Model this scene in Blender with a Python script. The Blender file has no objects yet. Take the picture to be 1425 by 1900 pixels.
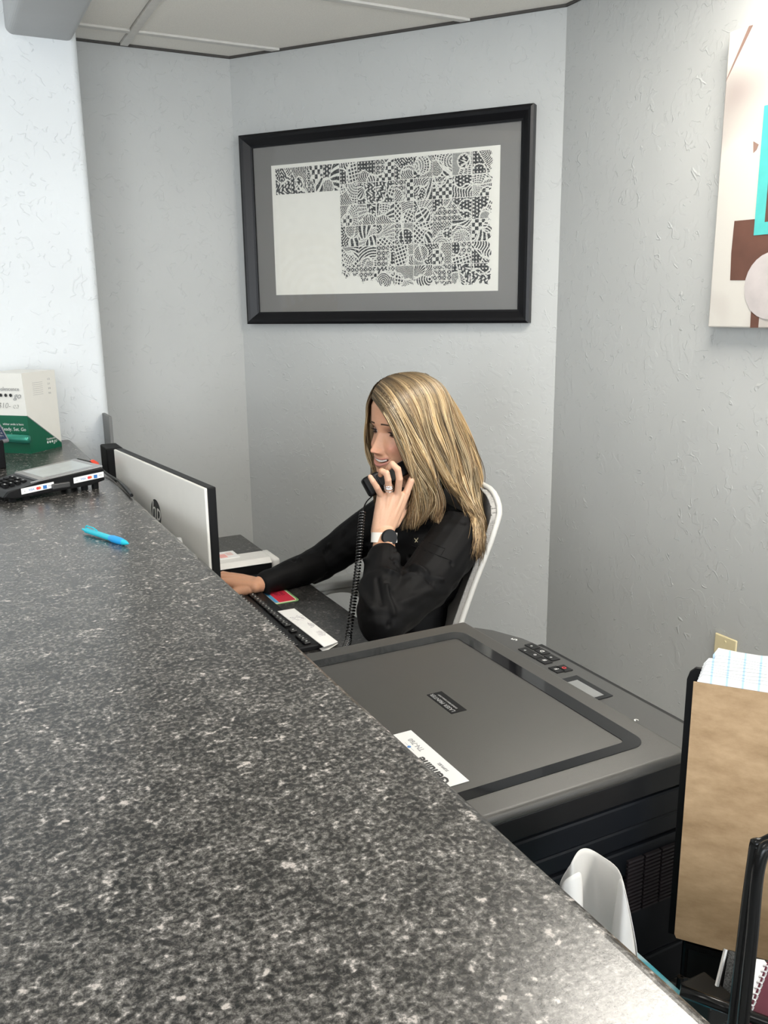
import bpy, bmesh, math, random
import numpy as np
from mathutils import Vector, Matrix
random.seed(7); rng = np.random.default_rng(7)
S = bpy.context.scene
COL = S.collection

# ------------------------------------------------------------------ camera
CAM_Z = 1.46
F_PX = 1603.0
YAW, PITCH, ROLL = math.radians(26.9898), math.radians(13.3879), math.radians(-0.73402)
def cam_axes():
    cy, sy = math.cos(YAW), math.sin(YAW)
    fw = Vector((sy*math.cos(PITCH), cy*math.cos(PITCH), -math.sin(PITCH)))
    r = Vector((cy, -sy, 0)); u = r.cross(fw)
    r2 = r*math.cos(ROLL)+u*math.sin(ROLL); u2 = -r*math.sin(ROLL)+u*math.cos(ROLL)
    return r2, u2, fw
CR, CU, CF = cam_axes()
cd = bpy.data.cameras.new('camera'); cam = bpy.data.objects.new('camera', cd); COL.objects.link(cam)
cam.matrix_world = Matrix(((CR.x, CU.x, -CF.x, 0), (CR.y, CU.y, -CF.y, 0), (CR.z, CU.z, -CF.z, CAM_Z), (0, 0, 0, 1)))
cd.sensor_fit = 'VERTICAL'; cd.sensor_height = 36; cd.sensor_width = 27; cd.lens = 36*F_PX/1900
cd.clip_start = 0.02; cd.clip_end = 100
S.camera = cam

# ------------------------------------------------------------------ world, lights, exposure
w = bpy.data.worlds.new('world'); S.world = w; w.use_nodes = True
w.node_tree.nodes['Background'].inputs[0].default_value = (0.75, 0.86, 1.0, 1)
w.node_tree.nodes['Background'].inputs[1].default_value = 1.2
S.view_settings.view_transform = 'Standard'; S.view_settings.look = 'None'
S.view_settings.gamma = 1; S.view_settings.use_curve_mapping = False
S.view_settings.exposure = 0.32
def area(name, loc, target, sx, sy, power, col):
    l = bpy.data.lights.new(name, 'AREA'); l.shape = 'RECTANGLE'; l.size = sx; l.size_y = sy
    l.energy = power; l.color = col
    o = bpy.data.objects.new(name, l); COL.objects.link(o); o.location = loc
    o.rotation_euler = (Vector(target)-Vector(loc)).to_track_quat('-Z', 'Y').to_euler()
    return o
DAY = (0.93, 0.97, 1.0); WARM = (1.0, 0.955, 0.88)
# daylight coming in through the lobby's big windows (behind and to the left of the counter)
area('daylight_back_window', (-0.9, -2.92, 1.45), (-0.5, 0, 1.2), 2.6, 1.7, 42, DAY)
area('daylight_side_window', (-2.93, -1.45, 1.45), (0, 1.2, 1.2), 2.0, 1.7, 74, DAY)
area('daylight_office_window', (0.95, -2.92, 1.35), (1.0, 2.5, 0.85), 1.1, 1.5, 44, DAY)
PANEL_W = 24.0     # emission of the ceiling light diffusers

# ------------------------------------------------------------------ helpers
def ray(px, py):
    return CF + CR*((px-712.5)/F_PX) - CU*((py-950)/F_PX)
def at(px, py, X=None, Y=None, Z=None):
    d = ray(px, py)
    if X is not None: k = X/d.x
    elif Y is not None: k = Y/d.y
    else: k = (Z-CAM_Z)/d.z
    p = d*k; p.z += CAM_Z
    return p
def root_loc(p):
    while p is not None:
        if p.parent is None: return p.location.copy()
        p = p.parent
    return Vector((0, 0, 0))
def obj(name, bm, m, parent=None, smooth=False, local=False, auto=None):
    me = bpy.data.meshes.new(name)
    if isinstance(bm, tuple):
        me.from_pydata(bm[0], [], bm[1])
    else:
        bmesh.ops.recalc_face_normals(bm, faces=bm.faces)
        bm.to_mesh(me); bm.free()
    if parent is not None and not local:
        l = root_loc(parent)
        if l.length > 0: me.transform(Matrix.Translation(-l))
    if smooth:
        me.polygons.foreach_set('use_smooth', [True]*len(me.polygons))
    if isinstance(m, (list, tuple)):
        for q in m: me.materials.append(q)
    else: me.materials.append(m)
    o = bpy.data.objects.new(name, me); COL.objects.link(o)
    if parent is not None: o.parent = parent
    if smooth and auto:
        md = o.modifiers.new('n', 'EDGE_SPLIT'); md.split_angle = math.radians(auto)
    return o
def thing(name, label, cat, loc=(0, 0, 0), rotz=0, group=None):
    o = bpy.data.objects.new(name, None); COL.objects.link(o); o.empty_display_size = 0.05
    o.location = loc; o.rotation_euler = (0, 0, rotz); o['label'] = label; o['category'] = cat
    if group: o['group'] = group
    return o
def tag(o, label, cat, group=None):
    o['label'] = label; o['category'] = cat
    if group: o['group'] = group
    return o
def struct(name, bm, m, smooth=False):
    o = obj(name, bm, m, smooth=smooth); o['kind'] = 'structure'; return o
def box(bm, a, b, bev=0, seg=2, M=None):
    a = Vector(a); b = Vector(b)
    r = bmesh.ops.create_cube(bm, size=1)
    vs = r['verts']
    for v in vs:
        v.co = Vector(((a.x+b.x)/2+v.co.x*(b.x-a.x), (a.y+b.y)/2+v.co.y*(b.y-a.y), (a.z+b.z)/2+v.co.z*(b.z-a.z)))
    if bev:
        es = list({e for v in vs for e in v.link_edges})
        r2 = bmesh.ops.bevel(bm, geom=es, offset=bev, segments=seg, profile=0.5, affect='EDGES')
        vs = list({v for v in vs if v.is_valid} | set(r2['verts']))
    if M is not None:
        for v in vs: v.co = M @ v.co
    return vs
def bx(a, b, bev=0, seg=2, M=None):
    bm = bmesh.new(); box(bm, a, b, bev, seg, M); return bm
def prism(bm, pts, d):
    """closed polygon pts (3D) extruded by vector d"""
    d = Vector(d); n = len(pts)
    v0 = [bm.verts.new(Vector(p)) for p in pts]; v1 = [bm.verts.new(Vector(p)+d) for p in pts]
    bm.faces.new(v0); bm.faces.new(list(reversed(v1)))
    for i in range(n): bm.faces.new((v0[i], v1[i], v1[(i+1) % n], v0[(i+1) % n]))
def pr(pts, d, bev=0):
    bm = bmesh.new(); prism(bm, pts, d)
    if bev: bmesh.ops.bevel(bm, geom=list(bm.edges), offset=bev, segments=2, profile=0.5, affect='EDGES')
    return bm
def frames(path):
    n = len(path); T = []
    for i in range(n):
        a = path[max(0, i-1)]; b = path[min(n-1, i+1)]
        t = (b-a); T.append(t.normalized() if t.length > 1e-9 else Vector((0, 0, 1)))
    up = Vector((0, 0, 1)) if abs(T[0].z) < 0.9 else Vector((1, 0, 0))
    N = [(up-T[0]*up.dot(T[0])).normalized()]
    for i in range(1, n):
        q = N[-1]-T[i]*N[-1].dot(T[i])
        N.append(q.normalized() if q.length > 1e-6 else N[-1])
    return T, N
def tube(bm, path, rad, k=8, closed=False, cap=True, flat=1.0, ref=None):
    path = [Vector(p) for p in path]; n = len(path)
    T, N = frames(path); rings = []
    for i, p in enumerate(path):
        r = rad[i] if isinstance(rad, (list, tuple)) else rad
        nn = N[i]
        if ref is not None:
            q = Vector(ref)-T[i]*Vector(ref).dot(T[i]); nn = q.normalized()
        bb = T[i].cross(nn)
        rings.append([bm.verts.new(p+nn*r*flat*math.cos(2*math.pi*j/k)+bb*r*math.sin(2*math.pi*j/k)) for j in range(k)])
    m = n if closed else n-1
    for i in range(m):
        a = rings[i]; b = rings[(i+1) % n]
        for j in range(k): bm.faces.new((a[j], a[(j+1) % k], b[(j+1) % k], b[j]))
    if cap and not closed:
        bm.faces.new(rings[0]); bm.faces.new(list(reversed(rings[-1])))
def tb(path, rad, k=8, **kw):
    bm = bmesh.new(); tube(bm, path, rad, k, **kw); return bm
def cr(pts, n=8):
    """Catmull-Rom through pts"""
    P = [Vector(p) for p in pts]; P = [P[0]*2-P[1]]+P+[P[-1]*2-P[-2]]; out = []
    for i in range(1, len(P)-2):
        for j in range(n):
            t = j/n
            out.append(0.5*((2*P[i])+(P[i+1]-P[i-1])*t+(2*P[i-1]-5*P[i]+4*P[i+1]-P[i+2])*t*t+(3*P[i]-P[i-1]-3*P[i+1]+P[i+2])*t**3))
    out.append(P[-2]); return out
def lathe(bm, prof, c, ax=(0, 0, 1), k=24):
    ax = Vector(ax).normalized(); up = Vector((1, 0, 0)) if abs(ax.x) < 0.9 else Vector((0, 1, 0))
    n = (up-ax*up.dot(ax)).normalized(); b = ax.cross(n); c = Vector(c); rings = []
    for r, h in prof:
        rings.append([bm.verts.new(c+ax*h+(n*math.cos(2*math.pi*j/k)+b*math.sin(2*math.pi*j/k))*max(r, 1e-5)) for j in range(k)])
    for i in range(len(rings)-1):
        for j in range(k): bm.faces.new((rings[i][j], rings[i][(j+1) % k], rings[i+1][(j+1) % k], rings[i+1][j]))
    bm.faces.new(rings[0]); bm.faces.new(list(reversed(rings[-1])))
def la(prof, c, ax=(0, 0, 1), k=24):
    bm = bmesh.new(); lathe(bm, prof, c, ax, k); return bm
def text(name, s, size, o, xdir, ydir, m, parent, extr=0.0002, shear=0, align='CENTER', bold=0, label=None):
    c = bpy.data.curves.new(name, 'FONT'); c.body = s; c.size = size; c.extrude = extr; c.align_x = align
    c.align_y = 'CENTER'; c.shear = shear; c.resolution_u = 2; c.offset = bold
    t = bpy.data.objects.new(name, c); COL.objects.link(t)
    dg = bpy.context.evaluated_depsgraph_get(); me = bpy.data.meshes.new_from_object(t.evaluated_get(dg))
    bpy.data.objects.remove(t)
    x = Vector(xdir).normalized(); y = Vector(ydir); y = (y-x*y.dot(x)).normalized(); z = x.cross(y); o = Vector(o)
    M = Matrix(((x.x, y.x, z.x, o.x), (x.y, y.y, z.y, o.y), (x.z, y.z, z.z, o.z), (0, 0, 0, 1)))
    me.transform(M)
    if parent is not None: me.transform(Matrix.Translation(-root_loc(parent)))
    me.materials.clear(); me.materials.append(m)
    q = bpy.data.objects.new(name, me); COL.objects.link(q); q.parent = parent
    if label: q['label'] = label
    return q

# ------------------------------------------------------------------ materials
def nt(name):
    m = bpy.data.materials.new(name); m.use_nodes = True; t = m.node_tree
    return m, t, t.nodes['Principled BSDF'], t.nodes, t.links
def N(t, typ, **kw):
    n = t.nodes.new(typ)
    for k, v in kw.items(): setattr(n, k, v)
    return n
def mat(name, col, rough=0.5, metal=0, var=0.06, scale=40, bump=0.0, bscale=None, spec=0.5, **kw):
    m, t, b, ns, ls = nt(name)
    tc = N(t, 'ShaderNodeTexCoord'); no = N(t, 'ShaderNodeTexNoise'); no.inputs['Scale'].default_value = scale
    no.inputs['Detail'].default_value = 4
    rp = N(t, 'ShaderNodeValToRGB')
    c = Vector(col[:3])
    rp.color_ramp.elements[0].position = 0.3; rp.color_ramp.elements[1].position = 0.7
    rp.color_ramp.elements[0].color = (*(c*(1-var)), 1); rp.color_ramp.elements[1].color = (*(c*(1+var)), 1)
    ls.new(tc.outputs['Object'], no.inputs['Vector']); ls.new(no.outputs['Fac'], rp.inputs[0])
    ls.new(rp.outputs[0], b.inputs['Base Color'])
    b.inputs['Roughness'].default_value = rough; b.inputs['Metallic'].default_value = metal
    b.inputs['Specular IOR Level'].default_value = spec
    if bump:
        n2 = N(t, 'ShaderNodeTexNoise'); n2.inputs['Scale'].default_value = bscale or scale; n2.inputs['Detail'].default_value = 3
        bp = N(t, 'ShaderNodeBump'); bp.inputs['Strength'].default_value = bump; bp.inputs['Distance'].default_value = 0.002
        ls.new(tc.outputs['Object'], n2.inputs['Vector']); ls.new(n2.outputs['Fac'], bp.inputs['Height']); ls.new(bp.outputs[0], b.inputs['Normal'])
    for k, v in kw.items(): b.inputs[k].default_value = v
    return m
def wall_mat(name, col, strength=0.34):
    m, t, b, ns, ls = nt(name)
    tc = N(t, 'ShaderNodeTexCoord')
    # base tone
    n0 = N(t, 'ShaderNodeTexNoise'); n0.inputs['Scale'].default_value = 3; n0.inputs['Detail'].default_value = 5
    rp = N(t, 'ShaderNodeValToRGB'); c = Vector(col)
    rp.color_ramp.elements[0].position = 0.35; rp.color_ramp.elements[1].position = 0.65
    rp.color_ramp.elements[0].color = (*(c*0.975), 1); rp.color_ramp.elements[1].color = (*(c*1.025), 1)
    ls.new(tc.outputs['Object'], n0.inputs['Vector']); ls.new(n0.outputs['Fac'], rp.inputs[0]); ls.new(rp.outputs[0], b.inputs['Base Color'])
    # skip-trowel relief: thin trowel ridges (contours of warped noise) shown only in patches + soft lumps
    def ridge(scale, pos, width, mask_scale, mlo, mhi, off):
        mp = N(t, 'ShaderNodeMapping'); mp.inputs['Location'].default_value = (off, off*1.7, off*0.6); mp.inputs['Rotation'].default_value = (0.5+off*0.1, 0.6-off*0.15, 0.4); mp.inputs['Scale'].default_value = (1.15, 1.5, 1.25)
        ls.new(tc.outputs['Object'], mp.inputs['Vector'])
        n = N(t, 'ShaderNodeTexNoise'); n.inputs['Scale'].default_value = scale; n.inputs['Detail'].default_value = 2.2
        n.inputs['Distortion'].default_value = 0.35
        ls.new(mp.outputs[0], n.inputs['Vector'])
        s = N(t, 'ShaderNodeMath', operation='SUBTRACT'); s.inputs[1].default_value = pos; ls.new(n.outputs['Fac'], s.inputs[0])
        a = N(t, 'ShaderNodeMath', operation='ABSOLUTE'); ls.new(s.outputs[0], a.inputs[0])
        mr = N(t, 'ShaderNodeMapRange'); mr.inputs['From Min'].default_value = 0; mr.inputs['From Max'].default_value = width
        mr.inputs['To Min'].default_value = 1; mr.inputs['To Max'].default_value = 0; ls.new(a.outputs[0], mr.inputs['Value'])
        k = N(t, 'ShaderNodeTexNoise'); k.inputs['Scale'].default_value = mask_scale; k.inputs['Detail'].default_value = 1
        ls.new(mp.outputs[0], k.inputs['Vector'])
        mk = N(t, 'ShaderNodeMapRange'); mk.inputs['From Min'].default_value = mlo; mk.inputs['From Max'].default_value = mhi
        ls.new(k.outputs['Fac'], mk.inputs['Value'])
        q = N(t, 'ShaderNodeMath', operation='MULTIPLY'); ls.new(mr.outputs[0], q.inputs[0]); ls.new(mk.outputs[0], q.inputs[1])
        # edge of a trowel lap: plateau on one side
        st = N(t, 'ShaderNodeMapRange'); st.inputs['From Min'].default_value = -width; st.inputs['From Max'].default_value = width*3
        st.inputs['To Max'].default_value = 0.25; ls.new(s.outputs[0], st.inputs['Value'])
        q2 = N(t, 'ShaderNodeMath', operation='MULTIPLY'); ls.new(st.outputs[0], q2.inputs[0]); ls.new(mk.outputs[0], q2.inputs[1])
        z = N(t, 'ShaderNodeMath', operation='ADD'); ls.new(q.outputs[0], z.inputs[0]); ls.new(q2.outputs[0], z.inputs[1])
        return z
    r1 = ridge(10, 0.5, 0.011, 24, 0.53, 0.60, 0)
    r2 = ridge(13, 0.53, 0.012, 31, 0.54, 0.61, 5.3)
    lump = N(t, 'ShaderNodeTexNoise'); lump.inputs['Scale'].default_value = 6; lump.inputs['Detail'].default_value = 6
    ls.new(tc.outputs['Object'], lump.inputs['Vector'])
    lm = N(t, 'ShaderNodeMath', operation='MULTIPLY'); lm.inputs[1].default_value = 1.0; ls.new(lump.outputs['Fac'], lm.inputs[0])
    s1 = N(t, 'ShaderNodeMath', operation='ADD'); ls.new(r1.outputs[0], s1.inputs[0]); ls.new(r2.outputs[0], s1.inputs[1])
    s2 = N(t, 'ShaderNodeMath', operation='ADD'); ls.new(s1.outputs[0], s2.inputs[0]); ls.new(lm.outputs[0], s2.inputs[1])
    bp = N(t, 'ShaderNodeBump'); bp.inputs['Strength'].default_value = strength; bp.inputs['Distance'].default_value = 0.004
    ls.new(s2.outputs[0], bp.inputs['Height']); ls.new(bp.outputs[0], b.inputs['Normal'])
    b.inputs['Roughness'].default_value = 0.55; b.inputs['Specular IOR Level'].default_value = 0.3
    return m
def granite(name, rough=0.3, s=1.0, bright=1.0):
    m, t, b, ns, ls = nt(name)
    tc = N(t, 'ShaderNodeTexCoord')
    def noise(sc, det, dist=0.0, rgh=0.6):
        n = N(t, 'ShaderNodeTexNoise'); n.inputs['Scale'].default_value = sc*s; n.inputs['Detail'].default_value = det
        n.inputs['Distortion'].default_value = dist; n.inputs['Roughness'].default_value = rgh
        ls.new(tc.outputs['Object'], n.inputs['Vector']); return n
    a = noise(210, 4, 0.25, 0.70)
    rp = N(t, 'ShaderNodeValToRGB'); e = rp.color_ramp.elements
    e[0].position = 0.36; e[0].color = (0.008*bright, 0.008*bright, 0.0078*bright, 1)
    e[1].position = 0.73; e[1].color = (0.36*bright, 0.325*bright, 0.30*bright, 1)
    q = e.new(0.46); q.color = (0.030*bright, 0.0285*bright, 0.027*bright, 1)
    q = e.new(0.54); q.color = (0.070*bright, 0.066*bright, 0.060*bright, 1)
    q = e.new(0.62); q.color = (0.125*bright, 0.12*bright, 0.113*bright, 1)
    # large soft drift moves the ramp slightly
    d = noise(30, 3, 0.0); dm = N(t, 'ShaderNodeMath', operation='MULTIPLY_ADD'); dm.inputs[1].default_value = 0.22; dm.inputs[2].default_value = -0.11
    ls.new(d.outputs['Fac'], dm.inputs[0])
    ad = N(t, 'ShaderNodeMath', operation='ADD'); ls.new(a.outputs['Fac'], ad.inputs[0]); ls.new(dm.outputs[0], ad.inputs[1])
    fl = noise(75, 2, 0.3); fm = N(t, 'ShaderNodeMapRange'); fm.inputs['From Min'].default_value = 0.60; fm.inputs['From Max'].default_value = 0.74; fm.inputs['To Max'].default_value = 0.22
    ls.new(fl.outputs['Fac'], fm.inputs['Value']); a2 = N(t, 'ShaderNodeMath', operation='ADD'); ls.new(ad.outputs[0], a2.inputs[0]); ls.new(fm.outputs[0], a2.inputs[1])
    ls.new(a2.outputs[0], rp.inputs[0]); ls.new(rp.outputs[0], b.inputs['Base Color'])
    f = noise(260, 2)
    bp = N(t, 'ShaderNodeBump'); bp.inputs['Strength'].default_value = 0.12; bp.inputs['Distance'].default_value = 0.0006
    ls.new(f.outputs['Fac'], bp.inputs['Height']); ls.new(bp.outputs[0], b.inputs['Normal'])
    b.inputs['Roughness'].default_value = rough; b.inputs['Specular IOR Level'].default_value = 0.62
    return m
def emis(name, col, st):
    m, t, b, ns, ls = nt(name)
    b.inputs['Base Color'].default_value = (0.9, 0.9, 0.9, 1); b.inputs['Emission Color'].default_value = (*col, 1); b.inputs['Emission Strength'].default_value = st
    return m
def attr_mat(name, rough=0.5, spec=0.5, sss=0.0, **kw):
    m, t, b, ns, ls = nt(name)
    a = N(t, 'ShaderNodeVertexColor'); a.layer_name = 'col'
    no = N(t, 'ShaderNodeTexNoise'); no.inputs['Scale'].default_value = 220; tc = N(t, 'ShaderNodeTexCoord')
    ls.new(tc.outputs['Object'], no.inputs['Vector'])
    mr = N(t, 'ShaderNodeMapRange'); mr.inputs['To Min'].default_value = 0.93; mr.inputs['To Max'].default_value = 1.07
    ls.new(no.outputs['Fac'], mr.inputs['Value'])
    mx = N(t, 'ShaderNodeVectorMath', operation='SCALE'); ls.new(a.outputs['Color'], mx.inputs[0]); ls.new(mr.outputs[0], mx.inputs['Scale'])
    ls.new(mx.outputs[0], b.inputs['Base Color'])
    b.inputs['Roughness'].default_value = rough; b.inputs['Specular IOR Level'].default_value = spec
    if sss:
        b.inputs['Subsurface Weight'].default_value = sss; b.inputs['Subsurface Radius'].default_value = (0.012, 0.005, 0.003)
        b.inputs['Subsurface Scale'].default_value = 0.6
    for k, v in kw.items(): b.inputs[k].default_value = v
    return m
def glass_pane(name, tint=(1, 1, 1), refl_rough=0.0):
    m, t, b, ns, ls = nt(name); out = ns['Material Output']
    tr = N(t, 'ShaderNodeBsdfTransparent'); tr.inputs[0].default_value = (*tint, 1)
    gl = N(t, 'ShaderNodeBsdfGlossy'); gl.inputs['Roughness'].default_value = refl_rough
    fr = N(t, 'ShaderNodeFresnel'); fr.inputs['IOR'].default_value = 1.5
    mu = N(t, 'ShaderNodeMath', operation='MULTIPLY'); mu.inputs[1].default_value = 0.8; ls.new(fr.outputs[0], mu.inputs[0])
    mx = N(t, 'ShaderNodeMixShader'); ls.new(mu.outputs[0], mx.inputs[0]); ls.new(tr.outputs[0], mx.inputs[1]); ls.new(gl.outputs[0], mx.inputs[2])
    ls.new(mx.outputs[0], out.inputs['Surface'])
    return m

M_WALL = wall_mat('grey_trowelled_wall', (0.450, 0.455, 0.443))
M_WALLW = wall_mat('white_trowelled_wall', (0.70, 0.725, 0.735), 0.45)
M_CEIL = mat('ceiling_tile', (0.80, 0.77, 0.71), 0.9, var=0.05, scale=260, bump=0.25, bscale=330)
M_TBAR = mat('painted_tbar', (0.62, 0.60, 0.56), 0.5)
M_FLOOR = mat('floor_tile', (0.50, 0.47, 0.42), 0.5, var=0.15, scale=12)
M_GRAN = granite('granite_laminate', 0.25, 1.0, 1.22)
M_GRAND = granite('granite_laminate_desk', 0.30, 1.0, 0.6)
M_LAM = mat('grey_laminate', (0.16, 0.16, 0.155), 0.5)
M_BLACK = mat('black_plastic', (0.006, 0.006, 0.0065), 0.4, spec=0.22)
M_BLACKM = mat('matte_black', (0.005, 0.005, 0.0055), 0.6, spec=0.15)
M_GLOSS = mat('gloss_black', (0.006, 0.006, 0.007), 0.05, var=0.02)
M_WHITE = mat('white_plastic', (0.74, 0.72, 0.68), 0.4, var=0.02)
M_PAPER = mat('white_paper', (0.82, 0.81, 0.79), 0.8, var=0.02)
M_CHROME = mat('chrome', (0.75, 0.75, 0.76), 0.15, metal=1, var=0.02)
M_WHTXT = mat('white_print', (0.75, 0.75, 0.73), 0.6, var=0.01)
M_GRTXT = mat('grey_print', (0.30, 0.30, 0.30), 0.6, var=0.01)
M_BKTXT = mat('black_print', (0.02, 0.02, 0.02), 0.6, var=0.01)
M_RED = mat('red_print', (0.70, 0.04, 0.05), 0.5, var=0.02)
M_BLUE = mat('blue_print', (0.03, 0.16, 0.45), 0.5, var=0.02)
M_GREEN = mat('green_print', (0.0, 0.10, 0.05), 0.35, var=0.03)

# ================================================================== ROOM
CZ = 2.26           # office ceiling
LCZ = 2.75          # lobby ceiling
YD = 3.0; YB = 2.78; XR = 1.668
CX0 = 0.978; CDX, CDY = 0.6168, -0.7871      # chamfer wall start and direction
XW = 0.462          # end of the white wall
chl = (XR-CX0)/CDX; CY1 = YD+CDY*chl

def wallbox(name, a, b, m): return struct(name, bx(a, b), m)
wallbox('wall_back', (XW-0.25, YD, 0), (CX0+0.01, YD+0.12, LCZ), M_WALL)
bm = bmesh.new(); t_ = Vector((CDX, CDY, 0)); n_ = Vector((-CDY, CDX, 0))
p0 = Vector((CX0, YD, 0)); p1 = p0+t_*chl
prism(bm, [p0, p1, p1+n_*0.12+t_*0.1, p0+n_*0.12-t_*0.05], (0, 0, LCZ)); struct('wall_corner', bm, M_WALL)
wallbox('wall_right', (XR, -3.0, 0), (XR+0.12, CY1+0.02, LCZ), M_WALL)
# white wall with a rounded (bullnose) end
bm = bmesh.new(); R_ = 0.022
pts = [(-3.0, YB+0.15, 0), (-3.0, YB, 0), (XW-R_, YB, 0)]
for i in range(1, 7):
    a = math.pi/2*i/7; pts.append((XW-R_+R_*math.sin(a), YB+R_-R_*math.cos(a), 0))
pts += [(XW, YB+R_, 0), (XW, YB+0.15, 0)]
prism(bm, pts, (0, 0, LCZ)); o = struct('wall_left', bm, M_WALLW)
wallbox('wall_lobby_side', (-3.12, -3.0, 0), (-3.0, YB+0.15, 0.55), M_WALLW)
wallbox('wall_lobby_side.001', (-3.12, -3.0, 2.35), (-3.0, YB+0.15, LCZ), M_WALLW)
wallbox('wall_lobby_side.002', (-3.12, -0.4, 0.55), (-3.0, YB+0.15, 2.35), M_WALLW)
wallbox('wall_lobby_side.003', (-3.12, -3.0, 0.55), (-3.0, -2.5, 2.35), M_WALLW)
wallbox('wall_front', (-3.12, -3.12, 0), (XR+0.12, -3.0, 0.55), M_WALLW)
wallbox('wall_front.001', (-3.12, -3.12, 2.35), (XR+0.12, -3.0, LCZ), M_WALLW)
wallbox('wall_front.002', (-3.12, -3.12, 0.55), (-2.3, -3.0, 2.35), M_WALLW)
wallbox('wall_front.003', (1.55, -3.12, 0.55), (XR+0.12, -3.0, 2.35), M_WALLW)
M_WGL = glass_pane('window_glass', (0.95, 0.97, 1.0))
M_SKYP = M_WHITE
for k, (a, b) in enumerate((((-2.3, -3.08, 0.55), (1.55, -3.07, 2.35)), ((-3.08, -2.5, 0.55), (-3.07, -0.4, 2.35)))):
    wn = struct('window_%d' % (k+1), bx(a, b), M_WGL)
wallbox('floor', (-3.12, -3.12, -0.1), (XR+0.12, YD+0.12, 0), M_FLOOR)
wallbox('ceiling_lobby', (-3.12, -3.12, LCZ), (0.3, YB+0.1, LCZ+0.1), M_CEIL)
# bulkhead above the counter
bm = bmesh.new(); BZ = 2.198; bxa, bxb = 0.275, 0.452
R2 = 0.02; pts = [(bxa, 0, LCZ), (bxa, 0, BZ+R2)]
for i in range(1, 6):
    a = math.pi/2*i/6; pts.append((bxa+R2-R2*math.cos(a), 0, BZ+R2-R2*math.sin(a)))
pts += [(bxa+R2, 0, BZ), (bxb-R2, 0, BZ)]
for i in range(1, 6):
    a = math.pi/2*i/6; pts.append((bxb-R2+R2*math.sin(a), 0, BZ+R2-R2*math.cos(a)))
pts += [(bxb, 0, BZ+R2), (bxb, 0, LCZ)]
prism(bm, [(x, -3.0, z) for x, y, z in pts], (0, YB+3.0, 0)); struct('trim_bulkhead', bm, mat('bulkhead_grey', (0.42, 0.43, 0.435), 0.6, scale=4, bump=0.3, bscale=30))
# suspended ceiling: tiles are pieces, grid bars are pieces
ceil = struct('ceiling', bx((bxb, -3.0, CZ+0.05), (XR+0.1, YD+0.1, CZ+0.06)), M_CEIL)
XB = 0.637; TB = 0.024
ys = [2.853+0.505, 2.853, 2.348, 1.843, 1.338, 0.833, 0.328, -0.177, -0.682, -1.187, -1.692, -2.197, -2.702, -3.2]
def piece(name, bm, m, parent):
    o = obj(name, bm, m); o.parent = parent; return o
LIGHTS_OFFICE = {(1, 4)}
for i in range(len(ys)-1):
    y1, y0 = ys[i], ys[i+1]
    for j, (x0, x1) in enumerate(((bxb-0.3, XB), (XB, XR+0.15))):
        x0 = max(x0, bxb-0.005); x1 = min(x1, XR+0.05); yy1 = min(y1, YD+0.05)
        lit = j == 1 and i in (4, 8)
        if lit:
            piece('ceiling_tile', bx((x0+TB/2, y0+TB/2, CZ+0.006), (0.978, y1-TB/2, CZ+0.018), 0.003, 1), M_CEIL, ceil); piece('ceiling_tile', bx((XR-0.088, y0+TB/2, CZ+0.006), (x1, y1-TB/2, CZ+0.018), 0.003, 1), M_CEIL, ceil)
            continue
        piece('ceiling_tile', bx((x0+TB/2 if x0 > bxb else x0, y0+TB/2, CZ+0.006), (x1-TB/2, yy1-TB/2, CZ+0.018), 0.003, 1), M_CEIL, ceil)
    if y1 < YD: piece('grid_bar', bx((bxb, y1-TB/2, CZ), (XR+0.02, y1+TB/2, CZ+0.03), 0.001, 1), M_TBAR, ceil)
piece('grid_bar', bx((XB-TB/2, -3, CZ-0.0006), (XB+TB/2, YD+0.02, CZ+0.03), 0.001, 1), M_TBAR, ceil)
# thin dark strips painting the shadow gap where the ceiling meets the walls
M_GAPSHADE = mat('dark_shadow_gap', (0.06, 0.055, 0.05), 0.8)
piece('shadow_gap_strip', bx((XW-0.1, YD-0.007, CZ-0.001), (CX0, YD+0.01, CZ+0.012)), M_GAPSHADE, ceil)
bm = bmesh.new(); prism(bm, [p0-n_*0.007, p1-n_*0.007, p1+n_*0.01, p0+n_*0.01], (0, 0, 0.012))
for v in bm.verts: v.co.z += CZ-0.001
piece('shadow_gap_strip', bm, M_GAPSHADE, ceil)
piece('shadow_gap_strip', bx((XR-0.007, -3, CZ-0.001), (XR+0.01, CY1, CZ+0.012)), M_GAPSHADE, ceil)
# ceiling lights
M_PANEL = emis('lit_diffuser', (1.0, 0.95, 0.86), PANEL_W)
M_PANELC = emis('lit_diffuser_lobby', (1.0, 0.97, 0.93), PANEL_W*0.22)
def troffer(x0, x1, y0, y1, z, m, label):
    t = thing('ceiling_light', label, 'light', ((x0+x1)/2, (y0+y1)/2, z))
    bm = bmesh.new()
    f = 0.02
    box(bm, (x0, y0, z-0.006), (x1, y0+f, z+0.03)); box(bm, (x0, y1-f, z-0.006), (x1, y1, z+0.03))
    box(bm, (x0, y0+f, z-0.006), (x0+f, y1-f, z+0.03)); box(bm, (x1-f, y0+f, z-0.006), (x1, y1-f, z+0.03))
    obj('frame', bm, M_TBAR, t); obj('diffuser', bx((x0+f, y0+f, z), (x1-f, y1-f, z+0.006)), m, t)
troffer(0.98, XR-0.09, ys[5]+TB/2, ys[4]-TB/2, CZ, M_PANEL, 'rectangular ceiling light over the printer end of the desk')
troffer(0.98, XR-0.09, ys[9]+TB/2, ys[8]-TB/2, CZ, M_PANEL, 'rectangular ceiling light in the office behind the viewer')
troffer(-1.5, -0.3, 0.6, 1.2, LCZ-0.02, M_PANELC, 'rectangular lobby ceiling light nearest the white wall')
troffer(-1.5, -0.3, -1.6, -1.0, LCZ-0.02, M_PANELC, 'rectangular lobby ceiling light nearest the front window')

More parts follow.
